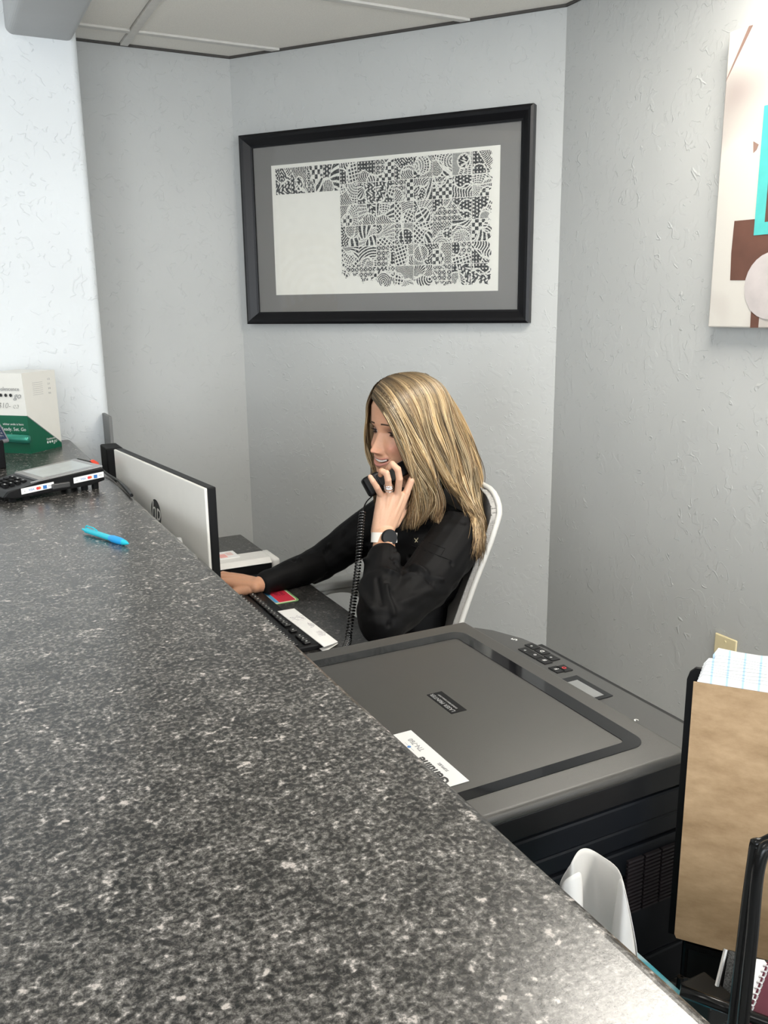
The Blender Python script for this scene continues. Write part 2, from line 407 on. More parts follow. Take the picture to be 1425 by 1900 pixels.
# ================================================================== COUNTER, DESK
CT = 1.075; EX = 0.343
t = thing('reception_counter', 'raised reception counter with speckled dark granite-look laminate top', 'counter', (0.15, 1.0, 0))
bm = bmesh.new(); th = 0.032; r = 0.013
prof = [(-0.34, CT-th), (EX-0.006, CT-th)]
for i in range(0, 5):
    a = -math.pi/2+math.pi/2*i/4; prof.append((EX-0.006+0.006*math.cos(a), CT-th+0.006+0.006*math.sin(a)))
for i in range(0, 8):
    a = math.pi/2*i/7; prof.append((EX-r+r*math.cos(a), CT-r+r*math.sin(a)))
prof += [(-0.34, CT)]
prism(bm, [(x, -0.7, z) for x, z in prof], (0, YB+0.7-0.002, 0)); obj('countertop', bm, M_GRAN, t)
obj('support_wall', bx((0.10, -0.7, 0), (0.235, YB-0.002, CT-th)), M_WALLW, t)
obj('end_panel', bx((-0.30, -0.69, 0), (0.10, -0.67, CT-th)), M_LAM, t)
# grey side panel by the white wall end
tag(obj('side_panel', bx((0.440, 2.67, 0), (0.450, YB-0.001, 1.150), 0.002), M_LAM), 'narrow grey laminate side panel standing at the end of the white wall', 'panel')
DT = 0.75; DX1 = 0.812; DY1 = 2.615; DY0 = -0.35
t = thing('desk', 'lower work desk with speckled black laminate top beside the counter', 'desk', (0.53, 1.1, 0))
obj('desktop', bx((0.236, DY0, DT-0.03), (DX1, DY1, DT), 0.003), M_GRAND, t)
obj('leg_panel', bx((0.24, DY1-0.05, 0), (DX1-0.04, DY1-0.03, DT-0.03)), M_LAM, t)
obj('leg_panel', bx((0.24, 1.25, 0), (DX1-0.04, 1.27, DT-0.03)), M_LAM, t)
obj('leg_panel', bx((0.24, DY0+0.03, 0), (DX1-0.04, DY0+0.05, DT-0.03)), M_LAM, t)
obj('modesty_panel', bx((0.24, DY0+0.05, 0.25), (0.258, DY1-0.05, DT-0.03)), M_LAM, t)
t = thing('drawer_cabinet', 'grey drawer cabinet under the printer end of the desk', 'cabinet', (0.53, 0.9, 0))
obj('body', bx((0.28, 0.70, 0), (0.74, 1.16, DT-0.035)), M_LAM, t)
for k in range(3):
    d = obj('drawer', bx((0.74, 0.705, 0.03+k*0.225), (0.757, 1.155, 0.245+k*0.225), 0.002), M_LAM, t)
    obj('handle', tb([(0.757, 0.87, 0.14+k*0.225), (0.78, 0.88, 0.14+k*0.225), (0.78, 0.98, 0.14+k*0.225), (0.757, 0.99, 0.14+k*0.225)], 0.004), M_CHROME, d)

# ================================================================== PICTURE
PC = Vector((CX0, YD, 0)); PT = Vector((CDX, CDY, 0)); PN = Vector((CDY, -CDX, 0))   # PN points into the room
def pw(s, z, d): return PC+PT*s+Vector((0, 0, z))+PN*d
# refine origin so that s matches the measured wall coordinate
s0, s1, z0, z1 = 0.040, 1.040, 1.406, 2.016
pt = thing('framed_picture', 'large black-framed linocut print with grey mat on the angled wall', 'picture', pw(0.54, 1.406, 0))
def pbox(a, b, bev=0):
    (sa, za, da), (sb, zb, db) = a, b
    M = Matrix(((PT.x, 0, PN.x, PC.x), (PT.y, 0, PN.y, PC.y), (0, 1, 0, 0), (0, 0, 0, 1)))
    return bx((sa, za, da), (sb, zb, db), bev, 2, M)
FW = 0.040
def moulding(c0, c1, inn):   # frame side from corner c0 to c1 (s,z); inn = inward dir
    c0 = Vector((*c0, 0)); c1 = Vector((*c1, 0)); d = (c1-c0).normalized(); inn = Vector((*inn, 0))
    prof = [(0, 0.001), (0, 0.030), (0.008, 0.034), (0.016, 0.031), (0.034, 0.016), (FW, 0.014), (FW, 0.001)]
    bm = bmesh.new(); A = []; B = []
    for w_, h in prof:
        a = c0+inn*w_+d*w_; b = c1+inn*w_-d*w_
        A.append(bm.verts.new(pw(a.x, a.y, h))); B.append(bm.verts.new(pw(b.x, b.y, h)))
    n = len(prof)
    for i in range(n): bm.faces.new((A[i], A[(i+1) % n], B[(i+1) % n], B[i]))
    bm.faces.new(A); bm.faces.new(list(reversed(B)))
    return bm
M_FRAME = mat('black_satin_frame', (0.005, 0.005, 0.006), 0.35, var=0.03, spec=0.25)
for c0, c1, inn in (((s0, z0), (s1, z0), (0, 1)), ((s0, z1), (s1, z1), (0, -1)), ((s0, z0), (s0, z1), (1, 0)), ((s1, z0), (s1, z1), (-1, 0))):
    obj('frame_side', moulding(c0, c1, inn), M_FRAME, pt)
obj('mat_board', pbox((s0+0.03, z0+0.03, 0.002), (s1-0.03, z1-0.03, 0.006)), mat('grey_mat_board', (0.235, 0.225, 0.212), 0.9, var=0.03, scale=300), pt)
a0, a1, b0, b1 = 0.148, 0.936, 1.502, 1.917
obj('print_sheet', pbox((a0, b0, 0.006), (a1, b1, 0.0075)), mat('cream_print_paper', (0.90, 0.875, 0.79), 0.8, var=0.02), pt)
# black linocut ink, printed as many tiny cells of ink lying on the sheet
def linocut():
    nx, ny = 760, 400
    u, v = np.meshgrid((np.arange(nx)+0.5)/nx, (np.arange(ny)+0.5)/ny)     # v up
    ink = np.zeros((ny, nx), bool)
    def pattern(k, x, y, r):
        # x,y in 0..1, returns bool ink
        f = r.uniform(7, 13); a = r.uniform(0, math.pi)
        c, s = math.cos(a), math.sin(a); X = x*c+y*s; Y = -x*s+y*c
        wv = 0.06*np.sin(9*Y+r.uniform(0, 6))
        cx, cy = r.uniform(-0.2, 1.2), r.uniform(-0.2, 1.2); R = np.hypot(x-cx, y-cy); A = np.arctan2(y-cy, x-cx)
        k = k % 13
        if k == 0: return np.sin(2*math.pi*f*(X+wv)) > -0.1
        if k == 1: return np.sin(2*math.pi*f*R) > -0.1
        if k == 2: return (np.floor(x*6)+np.floor(y*6)) % 2 < 1
        if k == 3: return (np.abs((x*6) % 1-0.5)+np.abs((y*6) % 1-0.5)) > 0.30
        if k == 4: return np.hypot((x*6) % 1-0.5, (y*6+0.5*(np.floor(x*6) % 2)) % 1-0.5) > 0.27
        if k == 5: return ~((np.abs(np.sin(math.pi*4*x)) < 0.22) | (np.abs(np.sin(math.pi*4*y)) < 0.22) | (np.abs(np.sin(math.pi*4*(x+y))) < 0.22) | (np.abs(np.sin(math.pi*4*(x-y))) < 0.22))
        if k == 6: return np.sin(2*math.pi*f*(y+0.18*np.abs(((x*4) % 1)-0.5)*2)) > -0.15
        if k == 7: return np.sin(A*24+R*8) > -0.2
        if k == 8: return (np.abs((X*6) % 1-0.5) > 0.17) & (np.abs((Y*6) % 1-0.5) > 0.17)
        if k == 9: return np.sin(2*math.pi*4*X+2.2*np.sin(2*math.pi*2.2*Y))*np.sin(2*math.pi*3*Y+1.5*np.cos(7*X)) > -0.15
        if k == 10: return np.sin(44*x+5*np.sin(8*y))+np.sin(46*y+5*np.sin(9*x+1)) > -0.4
        if k == 11: return (np.sin(2*math.pi*f*R) > -0.2) & (np.sin(A*34) > -0.5)
        return np.sin(2*math.pi*9*(x+0.25*np.sin(5*y))) > -0.2
    def tile(u0, u1, v0, v1, seed):
        r = np.random.default_rng(seed)
        m = (u >= u0+0.0012) & (u < u1-0.0012) & (v >= v0+0.002) & (v < v1-0.002)
        x = (u[m]-u0)/(u1-u0); y = (v[m]-v0)/(v1-v0)
        k1, k2, k3 = r.integers(0, 13, 3)
        A_ = pattern(k1, x, y, r); B_ = pattern(k2, x, y, r); C_ = pattern(k3, x, y, r)
        d = (x-r.uniform(.3, .7))*math.cos(q := r.uniform(0, 6))+(y-r.uniform(.3, .7))*math.sin(q)+0.08*np.sin(8*x+3*y)
        e = np.hypot(x-r.uniform(0, 1), y-r.uniform(0, 1))-r.uniform(.25, .5)
        res = np.where(d > 0, A_, B_); res = np.where(e < 0, C_, res)
        res &= ~(np.abs(d) < 0.035); res &= ~(np.abs(e) < 0.03)
        nz = r.random(res.shape) < 0.05
        res = res ^ nz
        ink[m] = res
    # panhandle row
    uL = 0.018; uM = 0.322; vT = 0.975; vP = 0.775
    for i in range(4):
        w_ = (uM-uL)/4; tile(uL+i*w_, uL+(i+1)*w_, vP, vT, 100+i)
    cols = np.linspace(uM, 0.972, 9); rows = np.linspace(vT, 0.045, 7)
    for j in range(6):
        for i in range(8):
            tile(cols[i], cols[i+1], rows[j+1], rows[j], 200+j*8+i)
    # ragged river edge along the bottom
    edge = 0.155-0.10*np.clip((u-uM)/0.22, 0, 1)+0.018*np.sin(u*70)+0.012*np.sin(u*173+1)+0.008*np.sin(u*310)
    ink &= ~((u > uM) & (v < edge))
    # ragged east border
    ee = 0.972-0.012*(1+np.sin(v*40))*0.5-0.006*np.sin(v*110)
    ink &= ~(u > ee)
    return ink
ink = linocut()
ny, nx = ink.shape
vi = -np.ones((ny+1, nx+1), int); jj, ii = np.nonzero(ink)
use = np.zeros((ny+1, nx+1), bool)
for dj, di in ((0, 0), (0, 1), (1, 1), (1, 0)): use[jj+dj, ii+di] = True
vj, vx = np.nonzero(use); vi[vj, vx] = np.arange(len(vj))
o_ = np.array(pt.location)
sc_ = a0+(a1-a0)*vx/nx; zc_ = b0+(b1-b0)*vj/ny
pa, ta, na = np.array(PC), np.array(PT), np.array(PN)
co = pa+ta*sc_[:, None]+np.array([0, 0, 1])*zc_[:, None]+na*0.0078-o_
fa = np.stack([vi[jj, ii], vi[jj, ii+1], vi[jj+1, ii+1], vi[jj+1, ii]], 1)
me = bpy.data.meshes.new('ink')
me.vertices.add(len(co)); me.vertices.foreach_set('co', co.ravel())
me.loops.add(len(fa)*4); me.loops.foreach_set('vertex_index', fa.ravel())
me.polygons.add(len(fa)); me.polygons.foreach_set('loop_start', np.arange(len(fa))*4)
me.update(calc_edges=True); me.validate(); me.materials.append(mat('black_ink', (0.012, 0.012, 0.012), 0.6))
ik = bpy.data.objects.new('ink', me); COL.objects.link(ik); ik.parent = pt; ik['kind'] = 'stuff'; ik['label'] = 'black patterned state-shaped linocut squares'
obj('glass', pbox((s0+0.036, z0+0.036, 0.0105), (s1-0.036, z1-0.036, 0.0125)), glass_pane('picture_glass'), pt)

# canvas on the right wall
M_CANV = None
def canvas_mat():
    m, t, b, ns, ls = nt('canvas_photo_print')
    tc = N(t, 'ShaderNodeTexCoord'); no = N(t, 'ShaderNodeTexNoise'); no.inputs['Scale'].default_value = 4.5; no.inputs['Detail'].default_value = 1
    rp = N(t, 'ShaderNodeValToRGB'); e = rp.color_ramp.elements
    e[0].position = 0.36; e[0].color = (0.32, 0.27, 0.25, 1); e[1].position = 0.52; e[1].color = (0.54, 0.515, 0.47, 1)
    ls.new(tc.outputs['Object'], no.inputs['Vector']); ls.new(no.outputs['Fac'], rp.inputs[0]); ls.new(rp.outputs[0], b.inputs['Base Color'])
    b.inputs['Roughness'].default_value = 0.6
    return m
XC = XR-0.030
c_tl = at(1354, 59, X=XC); c_bl = at(1312, 607, X=XC)
yc = (c_tl.y+c_bl.y)/2; zt, zb = c_tl.z, c_bl.z
cv = thing('wall_canvas', 'white and brown photo canvas with turquoise square hung high on right wall', 'canvas', (XR, yc-0.4, zb))
obj('stretched_canvas', bx((XC, yc-0.85, zb), (XR-0.001, yc, zt), 0.003), canvas_mat(), cv)
M_BROWN = mat('brown_print', (0.105, 0.045, 0.03), 0.6, var=0.15, scale=15)
M_BROWNL = mat('light_brown_print', (0.24, 0.15, 0.12), 0.6, var=0.15, scale=15)
M_TURQ = mat('turquoise_print', (0.07, 0.42, 0.40), 0.6)
def cpoly(name, pts, m, d):   # pts (px,py) on canvas plane
    P = [at(x, y, X=XC) for x, y in pts]
    for p in P: p.x = XC-d-0.0004
    return obj(name, pr(P, (0.0004, 0, 0)), m, cv)
yy = lambda px, py: at(px, py, X=XC)
cpoly('printed_post', [(1349, 145), (1347, 152), (1398, 46), (1390, 48)], M_BROWNL, 0.0002)
a = yy(1359, 408); b = yy(1354, 517)
def cbox(name, y0, y1, z0, z1, m, d): return obj(name, bx((XC-d-0.0004, y0, z0), (XC-d, y1, z1)), m, cv)
cpoly('printed_chair_back', [(1363, 410), (1470, 400), (1470, 520), (1355, 520), (1357, 470)], M_BROWN, 0.0002)
cpoly('printed_chair_leg', [(1397, 520), (1415, 520), (1407, 608), (1392, 608)], M_BROWN, 0.0002)
cpoly('printed_knob', [(1398, 262), (1408, 268), (1404, 278), (1398, 284)], M_BROWNL, 0.0002)
A_ = yy(1420, 196); B_ = yy(1398, 437)
ya = (A_.y+B_.y)/2; zA, zB = A_.z, B_.z; wb = 0.026
cbox('printed_frame_side', ya-wb, ya, zB, zA, M_TURQ, 0.0010); cbox('printed_frame_bottom', ya-0.5, ya-wb, zB, zB+wb, M_TURQ, 0.0010)
cbox('printed_frame_side', ya-0.5, ya-0.5+wb, zB, zA, M_TURQ, 0.0010); cbox('printed_frame_top', ya-0.5, ya-wb, zA-wb, zA, M_TURQ, 0.0010)
cbox('printed_panel', ya-0.5+wb, ya-wb, zB+wb, zA-wb, M_BROWN, 0.0006)
bm = bmesh.new(); cc = yy(1432, 530)
lathe(bm, [(0.0001, 0), (0.072, 0.0002), (0.072, 0.0008)], (XC-0.0016, cc.y, cc.z), (1, 0, 0), 28); obj('printed_petal', bm, mat('pale_petal_print', (0.45, 0.41, 0.40), 0.6, var=0.1, scale=20), cv)

# outlet plate on the right wall
op = at(1347, 1210, X=XR); hw, hh = 0.0335, 0.054
pc = Vector((XR, op.y, op.z-0.012))
t = thing('phone_jack_plate', 'ivory phone and data jack plate on right wall behind notepad', 'outlet', pc)
M_IV = mat('ivory_plastic', (0.72, 0.62, 0.38), 0.35, var=0.02)
obj('wall_plate', bx((XR-0.006, pc.y-hw, pc.z-hh), (XR-0.0005, pc.y+hw, pc.z+hh), 0.003), M_IV, t)
obj('screw', la([(0.003, 0), (0.0028, 0.0012), (0.001, 0.0015)], (XR-0.006, pc.y, pc.z+0.041), (-1, 0, 0), 10), M_IV, t)
obj('jack_socket', bx((XR-0.0068, pc.y-0.006, pc.z+0.008), (XR-0.006, pc.y+0.006, pc.z+0.018)), M_BLACK, t)
obj('jack_socket', bx((XR-0.0075, pc.y-0.009, pc.z-0.024), (XR-0.006, pc.y+0.009, pc.z-0.008), 0.001), M_BLACK, t)
obj('plug_cable', tb(cr([(XR-0.007, pc.y, pc.z-0.014), (XR-0.03, pc.y, pc.z-0.02), (XR-0.03, pc.y, pc.z-0.08), (XR-0.02, pc.y, pc.z-0.5)], 6), 0.0025), M_BLACK, t)

# ================================================================== MONITOR
mn = Vector((-0.107, 0.994, 0)).normalized(); mx_ = Vector((mn.y, -mn.x, 0))     # mx_ points toward the user (+X)
m0 = Vector((0.412, 0, 0)); P_ = at(380, 908, X=0.412); m0 = Vector((P_.x, P_.y, 0)); mtz = P_.z+0.002
Q_ = 0.57; mbz = mtz-0.335
mo = thing('computer_monitor', 'white-backed computer monitor with round dark logo behind the counter edge', 'monitor', tuple(m0+mn*0.28+mx_*0.0+Vector((0, 0, DT))))
Mm = Matrix(((mn.x, mx_.x, 0, m0.x), (mn.y, mx_.y, 0, m0.y), (0, 0, 1, 0), (0, 0, 0, 1)))   # local: along, toward user, z
obj('back_shell', bx((0.002, 0, mbz), (Q_-0.002, 0.006, mtz-0.001), 0.002, 2, Mm), mat('monitor_white', (0.74, 0.715, 0.66), 0.3, var=0.01), mo)
obj('bezel', bx((0, 0.006, mbz-0.002), (Q_, 0.022, mtz), 0.002, 2, Mm), M_BLACK, mo)
obj('screen', bx((0.006, 0.022, mbz+0.01), (Q_-0.006, 0.0224, mtz-0.006), 0, 2, Mm), M_GLOSS, mo)
# logo disc
lc = at(290, 952, X=0.36)
d_ = ray(290, 952); k_ = ((m0).dot(mx_))/(d_.dot(mx_)); lp = d_*k_; lp.z += CAM_Z
ax = -mx_
lg = obj('logo', la([(0.0005, 0.0), (0.030, 0.0001), (0.030, 0.0006), (0.0005, 0.0007)], lp, ax, 36), mat('dark_logo', (0.035, 0.035, 0.035), 0.25), mo)
text('logo_letters', 'hp', 0.058, lp+ax*0.0009+Vector((0, 0, 0.004)), -mn, (0, 0, 1), M_WHITE, lg, shear=0.25, extr=0.0001)
obj('stand_post', la([(0.0085, 0.0), (0.0085, 0.278), (0.007, 0.284)], (0.372, 1.60, DT), k=20), M_WHITE, mo)
obj('stand_foot', bx((0.17, -0.06, DT), (0.42, 0.065, DT+0.010), 0.004, 2, Mm), M_BLACK, mo)
obj('stand_neck', bx((0.25, -0.012, DT+0.01), (0.33, 0.0, mbz+0.10), 0.003, 2, Mm), M_WHITE, mo)
# dark upright box at the far end
qs_ = at(197, 833, Y=2.40)
tag(obj('desk_speaker', bx((qs_.x, 2.40, DT), (qs_.x+0.045, 2.50, qs_.z), 0.004), M_BLACKM), 'tall narrow black speaker behind the far end of the white monitor', 'speaker')

# ================================================================== PRINTER
PZ = 1.03
PX0, PX1, PY0, PY1 = 0.262, 0.618, 0.552, 0.968
t = thing('laser_printer', 'large dark grey all-in-one laser printer with flat scanner lid beside counter', 'printer', (0.45, 0.76, DT))
M_PLID = mat('printer_lid_grey', (0.041, 0.039, 0.035), 0.42, var=0.05, scale=400, bump=0.15, bscale=1400)
M_PBODY = mat('printer_body_dark', (0.004, 0.005, 0.007), 0.42, var=0.05, scale=300, spec=0.15)
bm = bmesh.new()
# body layers with recessed grooves
zz = [(DT+0.006, 0.80), (0.802, 0.905), (0.907, 0.938), (0.940, 0.962), (0.964, 0.992)]
for k, (za, zb_) in enumerate(zz):
    e = 0.0 if k != 4 else 0.004
    box(bm, (PX0+0.008-e, PY0+0.008-e, za), (PX1+0.028+e, PY1-0.008+e, zb_), 0.003)
box(bm, (PX0+0.012, PY0+0.012, DT+0.001), (PX1+0.02, PY1-0.012, 0.99))
obj('body', bm, M_PBODY, t)
# scanner lid: rounded shell
bm = bmesh.new(); box(bm, (PX0, PY0, 1.017), (PX1, PY1, PZ), 0.006, 4); lid = obj('scanner_lid', bm, M_PLID, t, smooth=True, auto=35)
lid_rim = obj('lid_rim', bx((PX0+0.004, PY0+0.003, 0.994), (PX1-0.003, PY1-0.003, 1.019), 0.002), M_BLACK, lid)
def rrect(x0, x1, y0, y1, r, k=6):
    out = []
    for cx, cy, a0_ in ((x1-r, y1-r, 0), (x0+r, y1-r, 90), (x0+r, y0+r, 180), (x1-r, y0+r, 270)):
        for i in range(k+1):
            a = math.radians(a0_+90*i/k); out.append((cx+r*math.cos(a), cy+r*math.sin(a)))
    return out
def ring(o, i, z0, z1):
    bm = bmesh.new(); n = len(o)
    O1 = [bm.verts.new((x, y, z1)) for x, y in o]; I1 = [bm.verts.new((x, y, z1)) for x, y in i]
    O0 = [bm.verts.new((x, y, z0)) for x, y in o]; I0 = [bm.verts.new((x, y, z0)) for x, y in i]
    for k in range(n):
        q = (k+1) % n
        bm.faces.new((O1[k], O1[q], I1[q], I1[k])); bm.faces.new((O0[k], I0[k], I0[q], O0[q]))
        bm.faces.new((O0[k], O0[q], O1[q], O1[k])); bm.faces.new((I0[k], I1[k], I1[q], I0[q]))
    return bm
ox0, ox1, oy0, oy1 = PX0+0.02, 0.592, 0.583, 0.938
obj('gloss_band', ring(rrect(ox0, ox1, oy0, oy1, 0.018), rrect(ox0+0.017, ox1-0.019, oy0+0.014, oy1-0.021, 0.006), PZ-0.004, PZ+0.0006), M_GLOSS, lid)
# badge
bg = obj('badge', bx((0.452, 0.733, PZ-0.001), (0.472, 0.787, PZ+0.0005), 0.0004, 1), M_BLACKM, lid)
text('badge_lettering', 'LASER PRINTER', 0.0072, (0.457, 0.76, PZ+0.0009), (0, 1, 0), (-1, 0, 0), M_GRTXT, bg, 0.0001)
text('badge_lettering', 'DUPLEX PRINT SCAN COPY', 0.0032, (0.4635, 0.76, PZ+0.0009), (0, 1, 0), (-1, 0, 0), M_GRTXT, bg, 0.0001)
# sticker
st = obj('sticker', bx((0.352, 0.609, PZ+0.0002), (0.3955, 0.721, PZ+0.0008), 0.0002, 1), mat('sticker_white', (0.66, 0.655, 0.64), 0.35, var=0.01), lid)
TX = dict(xdir=(0, 1, 0), ydir=(-1, 0, 0))
text('sticker_lettering', 'brother', 0.0080, (0.3615, 0.627, PZ+0.0011), (0, 1, 0), (-1, 0, 0), M_BKTXT, st, 0.0001)
text('sticker_lettering', 'Genuine', 0.0155, (0.3745, 0.641, PZ+0.0011), (0, 1, 0), (-1, 0, 0), M_BKTXT, st, 0.0001, bold=0.0004)
text('sticker_lettering', 'SUPPLIES', 0.0045, (0.3865, 0.641, PZ+0.0011), (0, 1, 0), (-1, 0, 0), M_GRTXT, st, 0.0001)
text('sticker_lettering', 'TN-730', 0.0085, (0.3690, 0.691, PZ+0.0011), (0, 1, 0), (-1, 0, 0), M_GRTXT, st, 0.0001)
text('sticker_lettering', 'TN-760', 0.0085, (0.3850, 0.691, PZ+0.0011), (0, 1, 0), (-1, 0, 0), M_GRTXT, st, 0.0001)
text('sticker_lettering', '- - - - - - - - -', 0.0035, (0.3768, 0.691, PZ+0.0011), (0, 1, 0), (-1, 0, 0), M_GRTXT, st, 0.0001)
obj('sticker_dot', la([(0.0022, 0), (0.0022, 0.0003)], (0.3635, 0.648, PZ+0.0008), k=12), M_RED, st)
obj('sticker_dot', la([(0.0022, 0), (0.0022, 0.0003)], (0.3635, 0.653, PZ+0.0008), k=12), M_BLUE, st)
obj('sticker_dot', la([(0.0020, 0), (0.0020, 0.0003)], (0.3768, 0.691, PZ+0.0008), k=12), M_BLUE, st)
# control panel along the front (right) side
CPZ = 1.021
bm = bmesh.new()
pts = [(0.612, PY1-0.015), (0.628, PY1-0.010), (0.644, PY1-0.030), (0.662, PY1-0.075), (0.668, PY1-0.12), (0.668, PY0+0.002), (0.612, PY0+0.002)]
prism(bm, [(x, y, 0.985) for x, y in pts], (0, 0, CPZ-0.985)); cp = obj('control_panel', bm, mat('panel_grey', (0.05, 0.05, 0.048), 0.35, var=0.03, scale=300), t)
bm = bmesh.new()
box(bm, (0.667, PY0+0.004, 0.80), (0.676, PY1-0.10, CPZ-0.001), 0.002); obj('front_cover', bm, M_BLACK, t)
def cpt(px, py): return at(px, py, Z=CPZ)
for k, (px, py) in enumerate([(976, 1208), (992, 1217), (1010, 1227), (988, 1200), (1006, 1210), (1024, 1221), (1047, 1241), (1033, 1243)]):
    q = cpt(px, py); bt = obj('button', bx((q.x-0.0065, q.y-0.0095, CPZ), (q.x+0.0065, q.y+0.0095, CPZ+0.0012), 0.0006, 1), M_BLACK, cp)
    s_ = ['*', 'o', '#', '*', 'D', '*', 'O', 'F'][k]
    text('button_symbol', s_, 0.008, (q.x, q.y, CPZ+0.0015), (0, 1, 0), (-1, 0, 0), M_RED if k == 6 else M_WHTXT, bt, 0.0001)
q = cpt(955, 1187); text('wifi_symbol', '5', 0.013, (q.x, q.y, CPZ+0.0004), (1, 0.4, 0), (-0.4, 1, 0), M_WHTXT, cp, 0.0001)
q0 = cpt(1063, 1262); q1 = cpt(1132, 1288)
obj('display_frame', bx((0.6205, q1.y-0.006, CPZ), (0.648, q0.y+0.008, CPZ+0.001), 0.0005, 1), M_GLOSS, cp)
obj('display', bx((0.621, q1.y, CPZ+0.001), (0.639, q0.y-0.004, CPZ+0.0014)), mat('lcd_grey', (0.20, 0.205, 0.205), 0.3), cp)
q = cpt(1188, 1334); text('panel_symbol', '5', 0.011, (0.628, q.y, CPZ+0.0004), (0, 1, 0), (-1, 0, 0), M_WHTXT, cp, 0.0001)
# side vent
bm = bmesh.new()
for c in range(4):
    for r_ in range(15):
        x = 0.548+c*0.0225; z = 0.865+r_*0.0042
        box(bm, (x, PY0+0.0045, z), (x+0.020, PY0+0.0085, z+0.0022))
obj('vent_grille', bm, mat('vent_plastic', (0.022, 0.018, 0.020), 0.45, spec=0.2), t)

# ================================================================== CARD TERMINAL
def place(root, bm_or, *a, **k): pass
ang = math.atan2(0.30, 0.94)
T0 = at(118, 917, Z=CT)
t = thing('card_terminal', 'black card payment terminal with touchscreen and card stickers on the counter', 'card terminal', (0.176, 1.985, CT), ang)
L_, W_ = 0.225, 0.135
def lx(pts): return pts
bm = bmesh.new()   # side profile (x,z) extruded over y
prof = [(-L_/2, 0.014), (-L_/2+0.012, 0.026), (-L_/2+0.045, 0.030), (-L_/2+0.075, 0.036), (L_/2-0.004, 0.048), (L_/2, 0.043), (L_/2, 0.018), (L_/2-0.03, 0.012), (-L_/2+0.02, 0.008)]
prism(bm, [(x, -W_/2, z) for x, z in prof], (0, W_, 0)); bmesh.ops.bevel(bm, geom=list(bm.edges), offset=0.003, segments=2, profile=0.5, affect='EDGES')
body = obj('body', bm, M_BLACK, t, local=True)
bm = bmesh.new()
sl = (0.048-0.036)/(L_-0.079)
def sz(x): return 0.036+(x-(-L_/2+0.075))*sl
xs0, xs1 = -L_/2+0.080, L_/2-0.004
prism(bm, [(xs0, -W_/2+0.004, sz(xs0)), (xs1, -W_/2+0.004, sz(xs1)), (xs1, W_/2-0.004, sz(xs1)), (xs0, W_/2-0.004, sz(xs0))], (0, 0, 0.004))
scn = obj('screen_bezel', bm, mat('terminal_screen_bezel', (0.20, 0.20, 0.20), 0.08), t, local=True)
bm = bmesh.new(); e = 0.014
prism(bm, [(xs0+e, -W_/2+e+0.004, sz(xs0+e)+0.004), (xs1-e, -W_/2+e+0.004, sz(xs1-e)+0.004), (xs1-e, W_/2-e-0.004, sz(xs1-e)+0.004), (xs0+e, W_/2-e-0.004, sz(xs0+e)+0.004)], (0, 0, 0.0005))
obj('screen', bm, mat('terminal_screen', (0.42, 0.46, 0.46), 0.06), scn, local=True)
bm = bmesh.new(); box(bm, (xs0-0.02, -W_/2-0.0008, 0), (xs1, -W_/2+0.0032, 0.0025))
for v in bm.verts: v.co.z += sz(v.co.x)+0.001
obj('chrome_edge', bm, M_CHROME, t, local=True)
for i in range(4):
    for j in range(3):
        kx = -L_/2+0.020+i*0.013; ky = -0.030+j*0.028
        kk = obj('key', bx((kx, ky, 0.026+i*0.0012), (kx+0.009, ky+0.018, 0.0335+i*0.0012), 0.001, 1), M_BLACKM, t, local=True)
        if j == 0 or i == 3: obj('key_mark', bx((kx+0.003, ky+0.006, 0.0335+i*0.0012), (kx+0.0055, ky+0.011, 0.0338+i*0.0012)), M_WHTXT, kk, local=True)
for fx in (-0.088, -0.06, 0.07, 0.095):
    for fy in (-W_/2+0.015, W_/2-0.015):
        obj('foot', bx((fx-0.006, fy-0.006, 0), (fx+0.006, fy+0.006, 0.016), 0.001, 1), M_BLACKM, t, local=True)
obj('card_slot', bx((-0.01, -W_/2-0.006, 0.017), (0.030, -W_/2+0.004, 0.028), 0.002), mat('slot_grey', (0.05, 0.05, 0.05), 0.3), t, local=True)
M_ORNG = mat('orange_print', (0.75, 0.16, 0.02), 0.5)
for k, (x0_, zo) in enumerate(((-0.074, 0.0155), (0.040, 0.0215))):
    bm = bx((x0_, -W_/2-0.0012, zo), (x0_+0.070, -W_/2+0.0006, zo+0.0125), 0.0005, 1)
    for v in bm.verts: v.co.z += (v.co.x-x0_)*0.06
    s_ = obj('sticker', bm, M_PAPER, t, local=True)
    zc = zo+0.0063+0.002
    def stx(str_, size, xx, m, sh=0):
        o = text('sticker_lettering', str_, size, (0, 0, 0), (1, 0, 0), (0, 1, 0), m, None, 0.0001, shear=sh)
        o.data.transform(Matrix.Translation((xx, -W_/2-0.0014, zc+(xx-x0_-0.035)*0.06)) @ Matrix.Rotation(math.pi/2, 4, 'X')); o.parent = s_
    stx('n', 0.006, x0_+0.007, M_GRTXT); stx('VISA', 0.0062, x0_+0.021, M_BLUE, 0.2); stx('DISC', 0.0042, x0_+0.062, M_GRTXT)
    def disc(xx, m, rr=0.0031):
        obj('sticker_mark', la([(rr, 0), (rr, 0.0003)], (xx, -W_/2-0.0011-(0.0002 if m is M_RED else 0), zc+(xx-x0_-0.035)*0.06), (0, -1, 0), 16), m, s_, local=True)
    disc(x0_+0.0345, M_RED); disc(x0_+0.0385, M_ORNG)
    obj('sticker_mark', bx((x0_+0.046, -W_/2-0.0016, zc-0.0034), (x0_+0.054, -W_/2-0.0010, zc+0.0040)), M_BLUE, s_, local=True)
